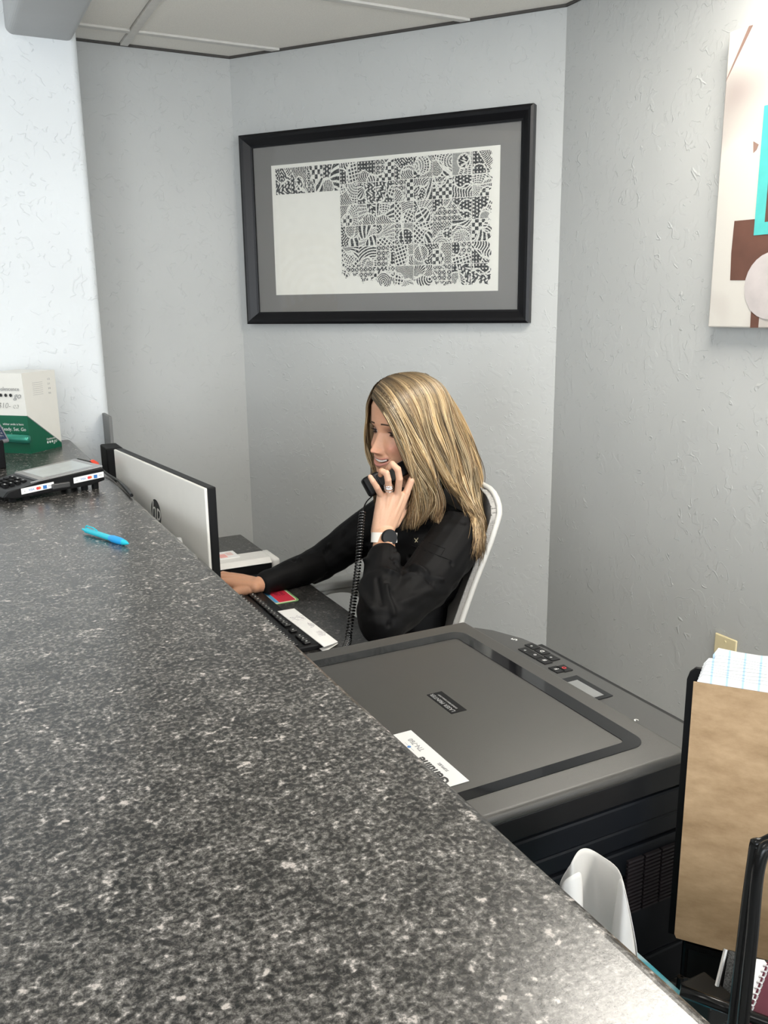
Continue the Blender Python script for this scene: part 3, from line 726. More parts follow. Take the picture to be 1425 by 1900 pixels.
# cable with red connector
cpts = [at(145, 852, Z=CT+0.004), at(166, 857, Z=CT+0.02), at(178, 863, Z=CT+0.012), at(200, 880, Z=CT+0.006), at(222, 894, Z=CT+0.005), at(237, 910, Z=CT+0.005), at(244, 919, Z=CT+0.005)]
cb = tag(obj('power_cable', tb(cr(cpts, 8), 0.0028, 8), M_BLACK, smooth=True), 'black cable running off the counter edge beside the card terminal', 'cable')
a_, b_ = at(168, 856, Z=CT+0.021), at(182, 864, Z=CT+0.012)
obj('red_connector', tb([a_, a_.lerp(b_, 0.3), a_.lerp(b_, 0.7), b_], [0.004, 0.0085, 0.0085, 0.004], 6), mat('red_connector_plastic', (0.80, 0.07, 0.03), 0.4), cb)['label'] = 'bright red connector'
obj('cable_end', tb([cpts[-3], cpts[-2], cpts[-1]], [0.003, 0.005, 0.004], 8), M_BLACK, cb)

# ================================================================== PRODUCT BOX (dispenser) on the counter
Bv = at(58, 842, Z=CT); Br = at(115, 828, Z=CT)
d1 = (Br-Bv); wl = d1.length; d1.normalize(); d2 = Vector((-d1.y, d1.x, 0)); BH = 0.221; fw_ = 0.125
t = thing('whitening_box', 'white and green counter display box with handwritten price', 'box', tuple(Bv+d1*wl/2+d2*0.05))
U = Vector((0, 0, 1))
bm = bmesh.new()
prism(bm, [Bv+U*0.105, Bv+d1*wl+U*0.012, Bv+d1*wl+U*BH, Bv-d1*0.006+U*BH], d2*fw_)
obj('white_carton', bm, mat('carton_white', (0.80, 0.78, 0.72), 0.35, var=0.01), t)
bm = bmesh.new()
prism(bm, [Bv, Bv+d1*wl, Bv+d1*wl+U*0.0118, Bv+U*0.1048], d2*fw_)
gr = obj('green_base', bm, M_GREEN, t)
obj('base_edge', tb([Bv+U*0.105-d1*0.0003, Bv+d1*wl+U*0.012], 0.0012, 6), M_GRTXT, t)
nf = -d1; nr = -d2     # outward of front face, right face
def bt_(s, size, along, up, m, face='F', shear=0, extr=0.0001, bold=0):
    if face == 'F':
        # front face: runs along d2; reading direction is -d2 seen from nf
        o = Bv+d2*along+U*up+nf*(0.0012+0.006*(up/BH)); xd = -d2
    else:
        o = Bv+d1*along+U*up+nr*0.0006; xd = d1
    return text('carton_lettering', s, size, o, xd, U, m, t if True else None, extr, shear=shear, bold=bold)
bt_('Opalescence', 0.0155, 0.052, 0.178, M_GRTXT); bt_('go', 0.024, 0.022, 0.160, M_GRTXT, shear=0.4)
for k in range(3):
    obj('printed_dot', la([(0.0046, 0), (0.0046, 0.0004)], Bv+d2*(0.042+k*0.016)+U*0.161+nf*0.0058, nf, 16), M_BKTXT, t)
bt_('$10- ea', 0.023, 0.055, 0.132, M_BKTXT, shear=0.25, bold=-0.0006)
for k in range(7): bt_('- - - - - - - - - - - - -', 0.0055, 0.055, 0.192-k*0.0055, M_GRTXT, 'R', bold=0.0002)
for k in range(4): bt_('%d %d' % (k+1, (k*7+3) % 9), 0.008, 0.104, 0.197-k*0.013, M_GRTXT, 'R')
bt_('Opalescence', 0.0085, 0.092, 0.030, M_WHTXT, 'R', extr=0.0001); bt_('go', 0.016, 0.107, 0.021, M_WHTXT, 'R', shear=0.3)
for k in range(3): obj('printed_dot', la([(0.0034, 0), (0.0034, 0.0004)], Bv+d1*(0.074+k*0.010)+U*0.021+nr*0.0004, nr, 14), M_WHTXT, t)
def gt(s, size, along, up): 
    o = Bv+d2*along+U*up+nf*0.0012; return text('carton_lettering', s, size, o, -d2, U, M_WHTXT, t, 0.0001)
gt('whiter smile is here', 0.0085, 0.048, 0.081); gt('Ready. Set. Go', 0.0135, 0.048, 0.067)
obj('printed_heart', la([(0.003, 0), (0.003, 0.0003)], Bv+d2*0.055+U*0.053+nf*0.001, nf, 3), M_WHTXT, t)
M_TRAY = mat('glossy_green_tray', (0.05, 0.30, 0.22), 0.1, metal=0.6)
tag(obj('sample_tube', tb([Bv+nf*0.012+d2*0.085+U*0.044, Bv+nf*0.013+d2*0.07+U*0.044, Bv+nf*0.013-d2*0.004+U*0.042, Bv+nf*0.012-d2*0.010+U*0.042], [0.010, 0.013, 0.013, 0.009], 16), M_TRAY, smooth=True), 'shiny silver-green sample pouch poking out of the display box', 'sample')
# small tilted device at the left picture edge
t = thing('small_display_device', 'small grey tilted screen device at left picture edge before box', 'device', tuple(at(-4, 838, Z=CT)))
c = at(-6, 803, Y=2.36)
bm = bmesh.new(); n1 = Vector((0.55, -0.55, 0.45)).normalized(); u1 = Vector((0.75, 0.66, 0)).normalized(); v1 = n1.cross(u1).normalized()
v1 = v1 if v1.z > 0 else -v1
Mx = Matrix(((u1.x, v1.x, n1.x, c.x), (u1.y, v1.y, n1.y, c.y), (u1.z, v1.z, n1.z, c.z), (0, 0, 0, 1)))
obj('housing', bx((-0.05, -0.028, -0.012), (0.028, 0.028, 0), 0.005, 3, Mx), mat('device_grey', (0.22, 0.22, 0.23), 0.3), t)
obj('screen', bx((-0.045, -0.020, 0), (0.020, 0.022, 0.0008), 0, 2, Mx), mat('device_screen', (0.03, 0.045, 0.09), 0.1), t)
text('screen_lettering', '7212', 0.014, Mx @ Vector((0.010, 0, 0.001)), v1, -u1, M_GRTXT, t, 0.0001)
obj('stand', bx((c.x-0.05, c.y-0.02, CT), (c.x+0.012, c.y+0.03, c.z-0.018), 0.003), M_BLACKM, t)

# ================================================================== PEN
pa_, pb_ = at(157, 983, Z=CT+0.0065), at(239, 1009, Z=CT+0.0055)
ax = (pb_-pa_); pl = ax.length; ax.normalize()
t = thing('ballpoint_pen', 'turquoise ballpoint pen with blue rubber grip lying on the counter', 'pen', tuple((pa_+pb_)/2-U*0.006))
M_TEAL = mat('clear_teal_plastic', (0.02, 0.50, 0.62), 0.08, var=0.02)
M_GRIP = mat('blue_rubber', (0.01, 0.33, 0.72), 0.35, var=0.02)
obj('barrel', la([(0.0025, 0.004), (0.0048, 0.006), (0.0050, 0.05), (0.0052, pl*0.62)], pa_, ax, 16), M_TEAL, t, smooth=True, auto=40)
obj('grip', la([(0.0052, pl*0.60), (0.0064, pl*0.66), (0.0064, pl*0.80), (0.0052, pl*0.88)], pa_, ax, 16), M_GRIP, t, smooth=True, auto=40)
obj('tip', la([(0.0050, pl*0.88), (0.0042, pl*0.93), (0.0014, pl*0.985), (0.0005, pl)], pa_, ax, 16), M_TEAL, t, smooth=True, auto=40)
obj('push_button', la([(0.0022, -0.006), (0.0024, 0.0), (0.0024, 0.006)], pa_, ax, 12), M_TEAL, t)
sd = ax.cross(U).normalized()
obj('clip', tb([pa_+ax*0.004+U*0.005, pa_+ax*0.008+U*0.0085, pa_+ax*0.030+U*0.0085, pa_+ax*0.042+U*0.0058], 0.0013, 6), M_TEAL, t)

# ================================================================== DESK ITEMS
# keyboard
t = thing('keyboard', 'black desktop keyboard with white key legends below the counter edge', 'keyboard', (0.585, 1.80, DT))
KX0, KX1, KY0, KY1 = 0.50, 0.666, 1.600, 2.005
obj('case', bx((KX0, KY0, DT), (KX1, KY1, DT+0.014), 0.004), M_BLACK, t)
proto = None
rowz = [0.512, 0.535, 0.558, 0.581, 0.604, 0.633]
for r_, x in enumerate(rowz):
    y = KY1-0.008
    nk = 20
    for k in range(nk):
        if r_ == 0 and k in (4, 5, 6, 7, 8): 
            y -= 0.0196; continue
        if r_ == 5 and k in (14, 16): y -= 0.0196; continue
        if proto is None:
            bm = bx((-0.0078, -0.0082, 0), (0.0078, 0.0082, 0.0055), 0.0015, 1); proto = obj('key', bm, M_BLACK, t, local=True); kc = proto
            lm = obj('key_legend', bx((-0.0018, -0.0014, 0.0055), (0.0022, 0.0014, 0.0057)), M_WHTXT, proto, local=True); lp_ = lm
        else:
            kc = proto.copy(); COL.objects.link(kc); kc.parent = t
            lm = lp_.copy(); COL.objects.link(lm); lm.parent = kc
        kc.location = (x+0.0-0.585, y-0.0098-1.80, 0.0135); y -= 0.0196
# mouse
t = thing('computer_mouse', 'black computer mouse under the right hand on the desk', 'mouse', (0.548, 2.066, DT))
bm = bmesh.new(); bmesh.ops.create_uvsphere(bm, u_segments=24, v_segments=14, radius=1)
for v in bm.verts: v.co = Vector((0.548+v.co.x*0.050, 2.062+v.co.y*0.030, DT+0.002+max(v.co.z, -0.05)*0.034))
obj('shell', bm, M_BLACKM, t, smooth=True)
obj('scroll_wheel', la([(0.009, -0.003), (0.009, 0.003)], (0.525, 2.062, DT+0.026), (0, 1, 0), 16), M_GRTXT, t)
# memo paper strip
a_, b_, c_, d_ = at(515, 1135, Z=DT+0.014), at(546, 1130, Z=DT+0.014), at(627, 1192, Z=DT+0.005), at(601, 1201, Z=DT+0.014)
t = thing('memo_note', 'folded white note paper with pencil scribbles beside the keyboard', 'note', tuple((a_+c_)/2-U*0.012))
nrm = U*0.0015
obj('sheet', pr([a_, b_, c_, d_], nrm), M_PAPER, t)
obj('lower_sheet', pr([a_-U*0.012+Vector((.004, 0, 0)), b_-U*0.012, c_-U*0.0035, d_-U*0.012], nrm), M_PAPER, t)
M_PENCIL = mat('pencil_grey', (0.62, 0.60, 0.62), 0.8)
for k, f_ in enumerate((0.28, 0.50, 0.74)):
    pc_ = a_.lerp(d_, f_).lerp(b_.lerp(c_, f_), 0.5)+U*0.003; pts = []
    for i in range(40):
        ph = i*0.55; pts.append(pc_+(b_-a_)*(0.28*math.sin(ph*1.0)+0.12*math.sin(ph*2.3+k))+(d_-a_)*(0.05*math.sin(ph*1.7+k)+(i-20)*0.0012)+U*0.0)
    obj('scribble', tb(pts, 0.00035, 4), M_PENCIL, t)
# coaster mat
cc = at(503, 1107, Z=DT); t = thing('card_coaster', 'red and green printed card with rounded corners near the cuff', 'card', (cc.x, cc.y, DT))
A2 = at(536, 1104, Z=DT+.002); u_ = Vector((0.30, 0.95, 0)).normalized(); u_ = Vector((0, 1, 0)); v_ = Vector((1, 0, 0))
def card(name, x0, x1, y0, y1, z, m, r=0.0):
    if r: pts = rrect(x0, x1, y0, y1, r)
    else: pts = [(x0, y0), (x1, y0), (x1, y1), (x0, y1)]
    return obj(name, pr([(x, y, z) for x, y in pts], (0, 0, 0.0004)), m, t)
card('green_border', 0.663, 0.738, 1.915, 2.045, DT+0.0004, mat('green_card', (0.22, 0.42, 0.16), 0.5), 0.012)
card('cream_border', 0.666, 0.733, 1.920, 2.04, DT+0.0008, mat('cream_card', (0.75, 0.70, 0.50), 0.5), 0.010)
card('red_panel', 0.687, 0.730, 1.925, 2.035, DT+0.0012, mat('red_card', (0.62, 0.03, 0.06), 0.45))
card('blue_stripe', 0.677, 0.686, 1.925, 2.035, DT+0.0012, mat('blue_card', (0.08, 0.33, 0.60), 0.45))
card('pink_stripe', 0.668, 0.676, 1.93, 1.965, DT+0.0012, mat('pink_card', (0.75, 0.30, 0.30), 0.45))
card('blue_stripe', 0.650, 0.676, 1.99, 2.05, DT+0.0014, mat('blue_card_two', (0.03, 0.25, 0.55), 0.45))
text('card_lettering', 'LIFE', 0.016, (0.703, 1.985, DT+0.0018), (0, 1, 0), (-1, 0, 0), mat('dark_red_print', (0.16, 0.01, 0.03), 0.5), t, 0.0001)
text('card_lettering', 'CARE', 0.012, (0.716, 1.985, DT+0.0018), (0, 1, 0), (-1, 0, 0), mat('dark_red_print_two', (0.16, 0.01, 0.03), 0.5), t, 0.0001)
# document scanner
SZ = 0.811
f0 = at(390, 1053, Z=0.80); f1 = at(497, 1036, Z=0.80)
t = thing('document_scanner', 'white sheet-fed document scanner beyond the hand on the desk', 'scanner', (0.62, 2.16, DT))
sx0, sx1 = 0.47, 0.736; sy0, sy1 = 2.105, 2.19
ang_s = 0.0
bm = bmesh.new()
prism(bm, [(sx0, sy0, 0.80), (sx0, sy0+0.018, SZ), (sx0, sy1, SZ), (sx0, sy1+0.008, SZ-0.012), (sx0, sy1+0.008, DT+0.004), (sx0, sy0+0.03, DT+0.004), (sx0, sy0+0.024, 0.798)], (sx1-sx0, 0, 0))
obj('top_cover', bm, M_WHITE, t)
bm = bmesh.new(); box(bm, (sx1, sy0-0.004, DT+0.002), (sx1+0.022, sy1+0.01, SZ), 0.008, 3); obj('end_cap', bm, M_WHITE, t, smooth=True, auto=35)
obj('paper_slot', bx((sx0+0.002, sy0+0.004, DT+0.002), (sx1, sy0+0.03, 0.797), 0.001), M_BLACKM, t)
obj('document_feed', bx((sx0, sy1-0.03, SZ), (0.665, sy1+0.035, SZ+0.002), 0), M_PAPER, t)
text('brand_lettering', 'brother', 0.010, (at(400, 1044, Z=0.805).x, sy0+0.009, SZ-0.007), (1, 0, 0), (0, 1, 0.7), M_GRTXT, t, 0.0002)
M_PINK = mat('pink_print', (0.85, 0.42, 0.38), 0.6)
obj('pink_label', bx((0.615, sy1-0.022, SZ+0.002), (0.635, sy1+0.012, SZ+0.0025)), M_PINK, t)
obj('pink_label', bx((0.638, sy1-0.008, SZ+0.002), (0.655, sy1+0.022, SZ+0.0025)), mat('pale_pink_print', (0.80, 0.60, 0.56), 0.6), t)
# desk phone base by the cuff
t = thing('desk_phone_base', 'low black desk phone base between scanner and sleeve', 'phone base', (0.66, 2.07, DT))
obj('base', bx((0.600, 2.045, DT), (0.72, 2.092, DT+0.030), 0.006, 3), M_BLACKM, t)
obj('button', bx((0.668, 2.050, DT+0.030), (0.678, 2.056, DT+0.032)), M_WHTXT, t)

# ================================================================== TISSUES
TX0, TX1, TY0, TY1 = 0.385, 0.512, 0.405, 0.522; TZ = 0.88
t = thing('tissue_box', 'teal and white tissue box on the desk against the counter', 'tissue box', ((TX0+TX1)/2, (TY0+TY1)/2, DT))
def tmat():
    m, tt, b, ns, ls = nt('teal_white_carton')
    tc = N(tt, 'ShaderNodeTexCoord'); mp = N(tt, 'ShaderNodeMapping'); no = N(tt, 'ShaderNodeTexNoise'); no.inputs['Scale'].default_value = 14; no.inputs['Detail'].default_value = 3
    rp = N(tt, 'ShaderNodeValToRGB'); e = rp.color_ramp.elements
    e[0].position = 0.47; e[0].color = (0.06, 0.34, 0.42, 1); e[1].position = 0.60; e[1].color = (0.72, 0.80, 0.84, 1)
    ls.new(tc.outputs['Object'], no.inputs['Vector']); ls.new(no.outputs['Fac'], rp.inputs[0]); ls.new(rp.outputs[0], b.inputs['Base Color']); b.inputs['Roughness'].default_value = 0.35
    return m
obj('carton', bx((TX0, TY0, DT), (TX1, TY1, TZ), 0.003), tmat(), t)
# crumpled tissue: folded sheet rising from the box
M_TISSUE = mat('tissue_paper', (0.62, 0.61, 0.59), 0.9, var=0.02, bump=0.2, bscale=60)
def sheet(name, rows, th_, m, parent):
    R_, C_ = len(rows), len(rows[0]); vs = [p for r in rows for p in r]; fs = []
    for i in range(R_-1):
        for j in range(C_-1): fs.append((i*C_+j, i*C_+j+1, (i+1)*C_+j+1, (i+1)*C_+j))
    o = obj(name, ([tuple(v) for v in vs], fs), m, parent, smooth=True)
    md = o.modifiers.new('s', 'SUBSURF'); md.levels = 2; md.render_levels = 2
    md = o.modifiers.new('t', 'SOLIDIFY'); md.thickness = th_; md.offset = 0
    return o
tis = thing('paper_tissue', 'white crumpled tissue sticking up out of the teal box', 'tissue', (0.44, 0.46, TZ-0.0))
Ym = 0.462
rows = []
prof_t = [((1030, 1660), (1040, 1632), 0.50), ((1062, 1700), (1062, 1600), 0.455), ((1075, 1720), (1072, 1576), 0.485), ((1100, 1740), (1092, 1571), 0.505), ((1125, 1760), (1118, 1590), 0.490), ((1150, 1780), (1148, 1608), 0.47), ((1172, 1792), (1158, 1640), 0.445), ((1192, 1830), (1180, 1745), 0.425)]
for k in range(6):
    f_ = k/5; row = []
    for (bp_, tp_, Yt) in prof_t:
        px = bp_[0]+(tp_[0]-bp_[0])*f_; py = (bp_[1]+60)+(tp_[1]-bp_[1]-60)*f_
        Yk = Ym+(Yt-Ym)*(0.3+0.7*f_)
        q = at(px, py, Y=Yk); row.append(q)
    rows.append(row)
sheet('fold', rows, 0.0006, M_TISSUE, tis)
rows2 = []
for k in range(5):
    f_ = k/4
    rows2.append([at(x0_+(x1_-x0_)*f_, y0_+(y1_-y0_)*f_, Y=Y_) for (x0_, y0_, x1_, y1_, Y_) in ((1045, 1760, 1040, 1635, 0.435), (1075, 1800, 1068, 1622, 0.425), (1085, 1810, 1079, 1612, 0.44))])
sheet('fold', rows2, 0.0006, M_TISSUE, tis)
rows3 = []
for k in range(5):
    f_ = k/4
    rows3.append([at(x0_+(x1_-x0_)*f_, y0_+(y1_-y0_)*f_, Y=Y_) for (x0_, y0_, x1_, y1_, Y_) in ((1122, 1830, 1150, 1620, 0.432), (1150, 1850, 1156, 1640, 0.415), (1192, 1870, 1172, 1720, 0.425))])
sheet('fold', rows3, 0.0006, M_TISSUE, tis)

# ================================================================== NOTEPAD, ORGANIZER
pd = Vector((0.62, -0.785, 0)).normalized(); pnn = Vector((-0.785, -0.62, 0)).normalized()   # pnn faces the viewer
p0_ = at(1251, 1738, Z=0.86); ph = 0.268; pwid = 0.16
t = thing('ruled_notepad', 'ruled notepad with brown kraft backing standing upright in the organizer', 'notepad', tuple(p0_+pd*pwid/2))
Mp = Matrix(((pd.x, pnn.x, 0, p0_.x), (pd.y, pnn.y, 0, p0_.y), (0, 0, 1, p0_.z), (0, 0, 0, 1)))
def kmat():
    m, tt, b, ns, ls = nt('kraft_board')
    tc = N(tt, 'ShaderNodeTexCoord'); no = N(tt, 'ShaderNodeTexNoise'); no.inputs['Scale'].default_value = 26; no.inputs['Detail'].default_value = 6; no.inputs['Roughness'].default_value = 0.65
    mp = N(tt, 'ShaderNodeMapping'); mp.inputs['Scale'].default_value = (1, 1, 2.2); ls.new(tc.outputs['Object'], mp.inputs['Vector']); ls.new(mp.outputs[0], no.inputs['Vector'])
    rp = N(tt, 'ShaderNodeValToRGB'); e = rp.color_ramp.elements
    e[0].position = 0.3; e[0].color = (0.27, 0.17, 0.085, 1); e[1].position = 0.7; e[1].color = (0.44, 0.30, 0.17, 1)
    ls.new(no.outputs['Fac'], rp.inputs[0]); ls.new(rp.outputs[0], b.inputs['Base Color']); b.inputs['Roughness'].default_value = 0.75
    return m
kb = bmesh.new(); prism(kb, [Mp @ Vector((x, 0, z)) for x, z in ((0.002, 0), (pwid, 0), (pwid, ph), (0.0, ph), (0, 0.004))], pnn*0.0012)
obj('kraft_backing', kb, kmat(), t)
def rulmat():
    m, tt, b, ns, ls = nt('ruled_paper')
    tc = N(tt, 'ShaderNodeTexCoord'); wv = N(tt, 'ShaderNodeTexWave'); wv.bands_direction = 'X'; wv.inputs['Scale'].default_value = 24
    mp = N(tt, 'ShaderNodeMapping'); mp.inputs['Rotation'].default_value = (0, 0, math.atan2(0.785, 0.62)); ls.new(tc.outputs['Object'], mp.inputs['Vector']); ls.new(mp.outputs[0], wv.inputs['Vector'])
    rp = N(tt, 'ShaderNodeValToRGB'); e = rp.color_ramp.elements
    e[0].position = 0.02; e[0].color = (0.40, 0.55, 0.70, 1); e[1].position = 0.07; e[1].color = (0.70, 0.70, 0.69, 1)
    ls.new(wv.outputs['Fac'], rp.inputs[0]); ls.new(rp.outputs[0], b.inputs['Base Color']); b.inputs['Roughness'].default_value = 0.8
    return m
M_RUL = rulmat()
for k in range(9):
    y = -0.0012-k*0.0016; zt_ = ph+0.007+0.0022*k+(0.004 if k == 8 else 0); x0_ = 0.003+0.0006*k+(0.006 if k > 6 else 0)
    bm = bmesh.new(); n_s = 8; top = [(x0_+0.004+(pwid-x0_-0.004)*i/n_s, zt_+0.0010*math.sin(i*1.9+k)) for i in range(n_s+1)]
    prism(bm, [Mp @ Vector((x, y, z)) for x, z in [(x0_, 0.003), (pwid, 0.003)]+top[::-1]+[(x0_, zt_-0.006)]], pnn*0.0007); obj('page', bm, M_RUL, t)
# black clipboard/binder behind
bm = bmesh.new(); prism(bm, [Mp @ Vector((x, -0.020, z)) for x, z in ((-0.007, -0.01), (pwid+0.01, -0.01), (pwid+0.01, ph+0.006), (0.0, ph+0.006), (-0.005, ph+0.001), (-0.007, ph-0.006))], pnn*0.004)
tag(obj('binder_board', bm, M_BLACKM), 'thin black board standing directly behind the kraft notepad', 'board')
# wire organizer
t = thing('desk_organizer', 'black wire and mesh desk organizer in the lower right corner', 'organizer', (0.62, 0.42, DT))
M_WIRE = mat('black_wire', (0.005, 0.005, 0.005), 0.2, spec=0.25)
w0, w1 = at(1378, 1905, Y=0.330), at(1412, 1580, Y=0.335)
path = cr([w0+(w0-w1)*0.3, w0, w0.lerp(w1, 0.5), w1.lerp(w0, 0.06), w1+Vector((0.010, -0.004, 0.005)), w1+Vector((0.05, -0.02, 0.004)), w1+Vector((0.14, -0.05, 0.0))], 6)
obj('front_wire', tb(path, 0.0042, 10), M_WIRE, t, smooth=True)
w2 = at(1418, 1562, Y=0.345); obj('rear_wire', tb(cr([w2+Vector((-0.003, 0.01, -0.25)), w2+Vector((-0.003, 0.006, -0.03)), w2, w2+Vector((0.04, -0.015, 0.004)), w2+Vector((0.13, -0.05, 0.0))], 6), 0.0036, 10), M_WIRE, t, smooth=True)
rl0, rl1 = at(1262, 1838, Y=0.40), at(1430, 1900, Y=0.35)
obj('lower_rail', tb([rl0, rl0.lerp(rl1, 0.5), rl1, rl1+(rl1-rl0)*0.6], 0.0045, 8), M_WIRE, t, smooth=True)
q = at(1300, 1850, Y=0.415); obj('corner_bracket', bx((q.x-0.012, q.y-0.02, q.z-0.012), (q.x+0.016, q.y+0.012, q.z+0.010), 0.002), mat('bracket_black', (0.012, 0.012, 0.011), 0.5, spec=0.2), t)
def meshmat():
    m, tt, b, ns, ls = nt('black_metal_mesh'); out = ns['Material Output']
    tc = N(tt, 'ShaderNodeTexCoord'); vo = N(tt, 'ShaderNodeTexVoronoi'); vo.inputs['Scale'].default_value = 420; vo.inputs['Randomness'].default_value = 0.15
    ls.new(tc.outputs['Object'], vo.inputs['Vector'])
    gt_ = N(tt, 'ShaderNodeMath', operation='LESS_THAN'); gt_.inputs[1].default_value = 0.26; ls.new(vo.outputs['Distance'], gt_.inputs[0])
    tr = N(tt, 'ShaderNodeBsdfTransparent'); mx = N(tt, 'ShaderNodeMixShader')
    ls.new(gt_.outputs[0], mx.inputs[0]); ls.new(b.outputs[0], mx.inputs[1]); ls.new(tr.outputs[0], mx.inputs[2]); ls.new(mx.outputs[0], out.inputs['Surface'])
    b.inputs['Base Color'].default_value = (0.03, 0.03, 0.03, 1); b.inputs['Roughness'].default_value = 0.3; b.inputs['Metallic'].default_value = 0.6
    return m
m0_, m1_ = at(1300, 1770, Z=DT+0.085), at(1352, 1790, Z=DT+0.085)
M_MESH = meshmat(); M_MESHL = mat('perforated_dark_metal', (0.05, 0.05, 0.048), 0.35, var=0.95, scale=900, metal=0.5)
mp0 = Vector((0.585, 0.512, DT)); mdir = pd
def panel(name, a, d, L, h, m, th_=0.0015):
    n = Vector((-d.y, d.x, 0)); bm = bmesh.new(); prism(bm, [a, a+d*L, a+d*L+n*th_, a+n*th_], (0, 0, h)); return obj(name, bm, m, t)
panel('mesh_side', mp0, pd, 0.20, 0.115, M_MESH); panel('mesh_divider', mp0+pnn*0.045, pd, 0.20, 0.10, M_MESH)
obj('mesh_rim', tb([mp0+U*0.115, mp0+pd*0.2+U*0.115], 0.003, 8), M_CHROME, t)
obj('mesh_rim', tb([mp0+U*0.0, mp0+U*0.115], 0.003, 8), M_WIRE, t)
obj('mesh_rim', tb([mp0+pnn*0.045, mp0+pnn*0.045+U*0.10], 0.003, 8), M_WIRE, t)
obj('base_tray', bx((0.50, 0.30, DT), (0.78, 0.36, DT+0.004)), M_BLACKM, t)
obj('chrome_bar', tb([at(1347, 1762, Y=0.42), at(1312, 1905, Y=0.40)], 0.0022, 8), M_CHROME, t)
q0_, q1_ = at(1352, 1762, Y=0.425), at(1330, 1905, Y=0.405)
obj('mesh_panel', pr([q0_, q1_, q1_+pd*0.05, q0_+pd*0.05], pnn*0.001), M_MESHL, t)
panel('support_ledge', mp0+pnn*0.005+U*0.1, pd, 0.18, 0.006, M_WIRE, 0.02)
# spiral notebook, maroon
t = thing('spiral_notebook', 'maroon spiral notebook with white page edge in the lower right corner', 'notebook', tuple(at(1400, 1880, Z=DT+0.05)))
A_ = at(1376, 1905, Y=0.365); B_ = at(1420, 1790, Y=0.38); Cx = Vector((0.16, -0.06, -0.02))
nn_ = Vector((0.1, 0.25, 0.0)).normalized()
obj('cover', pr([A_, B_, B_+Cx, A_+Cx+Vector((0, 0, -0.05))], nn_*0.003), mat('maroon_cover', (0.075, 0.003, 0.014), 0.45, spec=0.2, var=0.03), t)
A2, B2 = at(1362, 1905, Y=0.365), at(1402, 1785, Y=0.38)
obj('page_block', pr([A2, B2, B_+Vector((.002, 0, 0)), A_+Vector((.002, 0, 0))], nn_*0.004), M_PAPER, t)
for k in range(12):
    f_ = k/11; c_ = A_.lerp(B_, f_); obj('spiral_loop', tb([c_+Vector((-0.004, 0, 0.001)), c_+Vector((-0.001, -0.004, 0.002)), c_+Vector((0.003, -0.002, 0.002))], 0.0008, 5), M_CHROME, t)

# ================================================================== CHAIR
t = thing('office_chair', 'white-framed office chair with grey mesh back behind the woman', 'chair', (1.0, 1.87, 0))
M_CH = mat('chair_white_plastic', (0.58, 0.57, 0.535), 0.4, var=0.02)
def chmesh():
    m, tt, b, ns, ls = nt('chair_mesh_fabric'); out = ns['Material Output']
    tc = N(tt, 'ShaderNodeTexCoord'); vo = N(tt, 'ShaderNodeTexVoronoi'); vo.inputs['Scale'].default_value = 210; vo.inputs['Randomness'].default_value = 0.1
    ls.new(tc.outputs['Object'], vo.inputs['Vector'])
    g = N(tt, 'ShaderNodeMath', operation='LESS_THAN'); g.inputs[1].default_value = 0.30; ls.new(vo.outputs['Distance'], g.inputs[0])
    tr = N(tt, 'ShaderNodeBsdfTransparent'); mx = N(tt, 'ShaderNodeMixShader')
    ls.new(g.outputs[0], mx.inputs[0]); ls.new(b.outputs[0], mx.inputs[1]); ls.new(tr.outputs[0], mx.inputs[2]); ls.new(mx.outputs[0], out.inputs['Surface'])
    b.inputs['Base Color'].default_value = (0.36, 0.345, 0.325, 1); b.inputs['Roughness'].default_value = 0.7
    return m
yn, yf = 1.665, 2.075
# back outline (side curve): X as a function of z
def bxz(z):
    pts_ = [(0.56, 0.985), (0.70, 1.045), (0.80, 1.085), (0.90, 1.132), (0.98, 1.162), (1.04, 1.170)]
    for (za, xa), (zb_, xb) in zip(pts_, pts_[1:]):
        if z <= zb_: f_ = (z-za)/(zb_-za); return xa+(xb-xa)*f_
    return pts_[-1][1]
outl = []
for z in np.linspace(0.58, 0.955, 9): outl.append(Vector((bxz(z), yn+0.0, z)))
for i in range(1, 7):
    a = math.pi/2*i/6; z = 0.955+0.072*math.sin(a); outl.append(Vector((bxz(z)-0.0*a, yn+0.075*(1-math.cos(a)), z)))
right = [Vector((v.x, yn+yf-v.y, v.z)) for v in outl[::-1]]
top = [outl[-1].lerp(right[0], f_)+Vector((0.012*math.sin(math.pi*f_), 0, 0.004*math.sin(math.pi*f_))) for f_ in (0.2, 0.4, 0.6, 0.8)]
loop = outl+top+right
bt2 = [loop[-1].lerp(loop[0], f_) for f_ in (0.25, 0.5, 0.75)]
obj('back_frame', tb(loop+bt2, 0.0062, 10, closed=True, flat=1.2), M_CH, t, smooth=True)
# mesh surface, curved (wraps towards the sitter)
rows = []
for i, z in enumerate(np.linspace(0.59, 1.018, 14)):
    row = []
    for j in range(9):
        f_ = j/8; e = 0.006+ (0.075*(1-math.sqrt(max(0, 1-((z-0.955)/0.072)**2))) if z > 0.955 else 0)
        y = yn+e+(yf-yn-2*e)*f_; row.append(Vector((bxz(z)+0.028*math.sin(math.pi*f_)-0.004, y, z)))
    rows.append(row)
o = sheet('back_mesh', rows, 0.0015, chmesh(), t)
band = [Vector((p.x-0.014, p.y+(0.003 if p.y < 1.87 else -0.003), p.z-0.004)) for p in loop]
obj('mesh_edge_band', tb(band, 0.0085, 8, flat=0.35, ref=(0, 1, 0)), chmesh(), t, smooth=True)
obj('back_spine', tb(cr([(1.175, 1.87, 0.92), (1.15, 1.87, 0.75), (1.10, 1.87, 0.55), (1.02, 1.87, 0.42)], 6), [0.016]*19, 10), M_CH, t, smooth=True)
